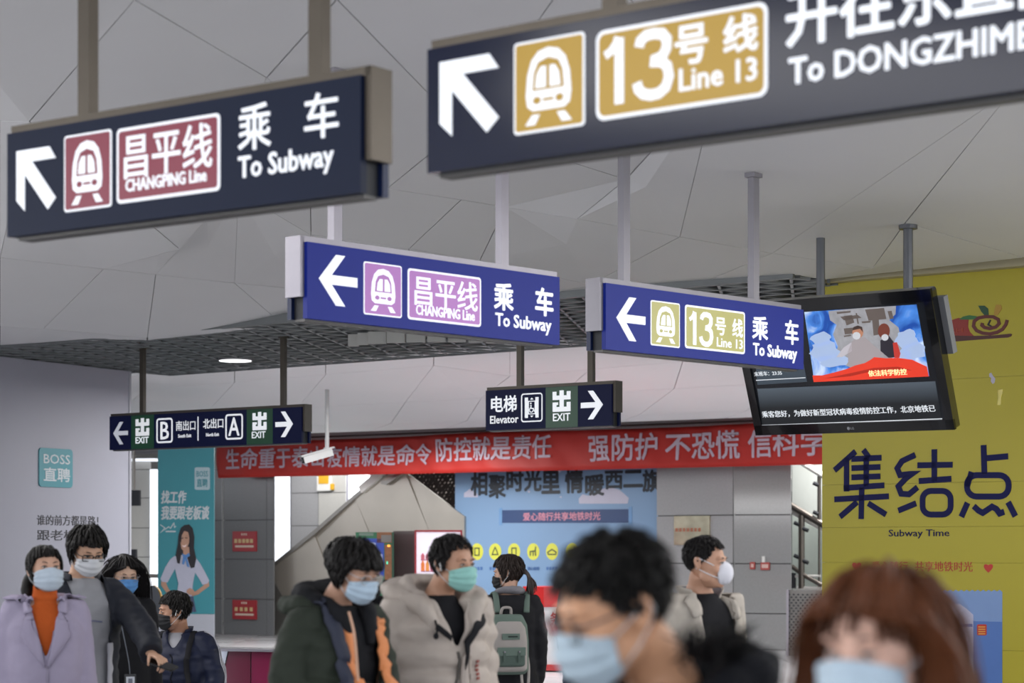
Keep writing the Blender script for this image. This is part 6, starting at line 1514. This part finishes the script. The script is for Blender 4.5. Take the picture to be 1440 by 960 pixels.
# -------- dark figure beyond the nearest man
p = Person('distant person in dark blue coat behind the nearest man', 826, 17.0, 772, 150, head=(0, 8, 0))
p.garment('coat', fab('dark_blue_coat', '#1c2438'), tor(TS, .01, .01), aw=(.074, .066, .054), seed=27, cut=lambda q: q[2] > 1.46)
p.collar('collar', MATS['dark_blue_coat'], h=.05, gap=.6)
p.hair('#131010', n=420, style='short', length=.05, off=.012, seed=81, w_=.007); p.trousers(fab('dark_blue_trousers', '#1a2236'), M_shoe)
# -------- nearest man, out of focus
M_nb = fab('near_black_coat', '#15161c', .15, .2); M_fur = hairmat('#0c0b0d')
p = Person('nearest man, out of focus, in glasses and blue mask', 908, 3.7, 750, -56, head=(-12, 19, 4), shift=(.02, .0), skinc='#d19c78', headoff=(0, -.065), hs=1.05)
p.garment('coat', M_nb, tor(TS, .03, .03), aw=(.088, .08, .066), seed=29, cut=lambda q: q[2] > 1.458, fold=.010, voxel=.012)
p.hood('hood', M_nb, [[(-.10, -.06, 1.42), (-.13, .03, 1.46), (-.10, .13, 1.485), (0, .175, 1.49), (.10, .13, 1.485), (.13, .03, 1.46), (.10, -.06, 1.42)]], [[.03, .045, .058, .065, .058, .045, .03]], fold=.014)
rs = np.random.RandomState(8); b = MB()
for i in range(500):
    a = rs.uniform(-.5, PI+.5); r_ = .125+rs.normal()*.012; c = p.T((r_*math.cos(a), .02+r_*math.sin(a), 1.525+rs.normal()*.014)); e = rs.normal(size=3)*.016
    b.tube([c, c+Vector((e[0]+.012*math.cos(a), e[1]+.012*math.sin(a), e[2]+.016))], [.0026, .0004], 4)
b.build('fur_trim', M_fur, p.r)
p.ribbon('red_lining', [(.08, -.05, 1.45), (.11, .04, 1.47), (.08, .12, 1.48)], .02, fab('dark_red_lining', '#5c1820'), .01, .004)
p.worn(surgical, '#b4c6d2'); p.worn(glasses, '#3a3a40', r=.0020, w_=.027, h_=.018, rnd=.5)
p.hair('#0f0d0c', capz=.064, zfront=.064, n=1000, style='short', length=.030, off=.017, seed=91, droop=.06, w_=.0055, fade=True)
p.trousers(M_trd, M_shoe)
# -------- nearest woman, out of focus
p = Person('nearest woman, out of focus, with brown bob hair and blue mask', 1250, 3.25, 794, -34, head=(-8, 4, 0), skinc='#dcb09c', female=True, hs=1.04)
p.garment('coat', M_nb, tor(TS, .01, .01, .95), aw=(.074, .068, .056), seed=30, cut=lambda q: q[2] > 1.458)
p.collar('collar', M_nb, h=.06, r0=.08, gap=.6)
p.worn(surgical, '#b8cad8')
p.hair('#5c3219', capz=.060, zfront=.066, n=1100, style='long', length=.30, off=.022, seed=95, droop=.40, w_=.0075, clear=long_clear)
V, f = hair_mesh(150, zfront=.066, style='short', length=.11, w_=.0045, off=.012, seed=97, droop=.45, fringe=.045)
o = MB().add(V.tolist(), f).build('fringe', hairmat('#4f2c18'), p.r, smooth=True, fixn=False); p.onhead(o); o['_h'] = 1
p.trousers(M_trd, M_shoe)
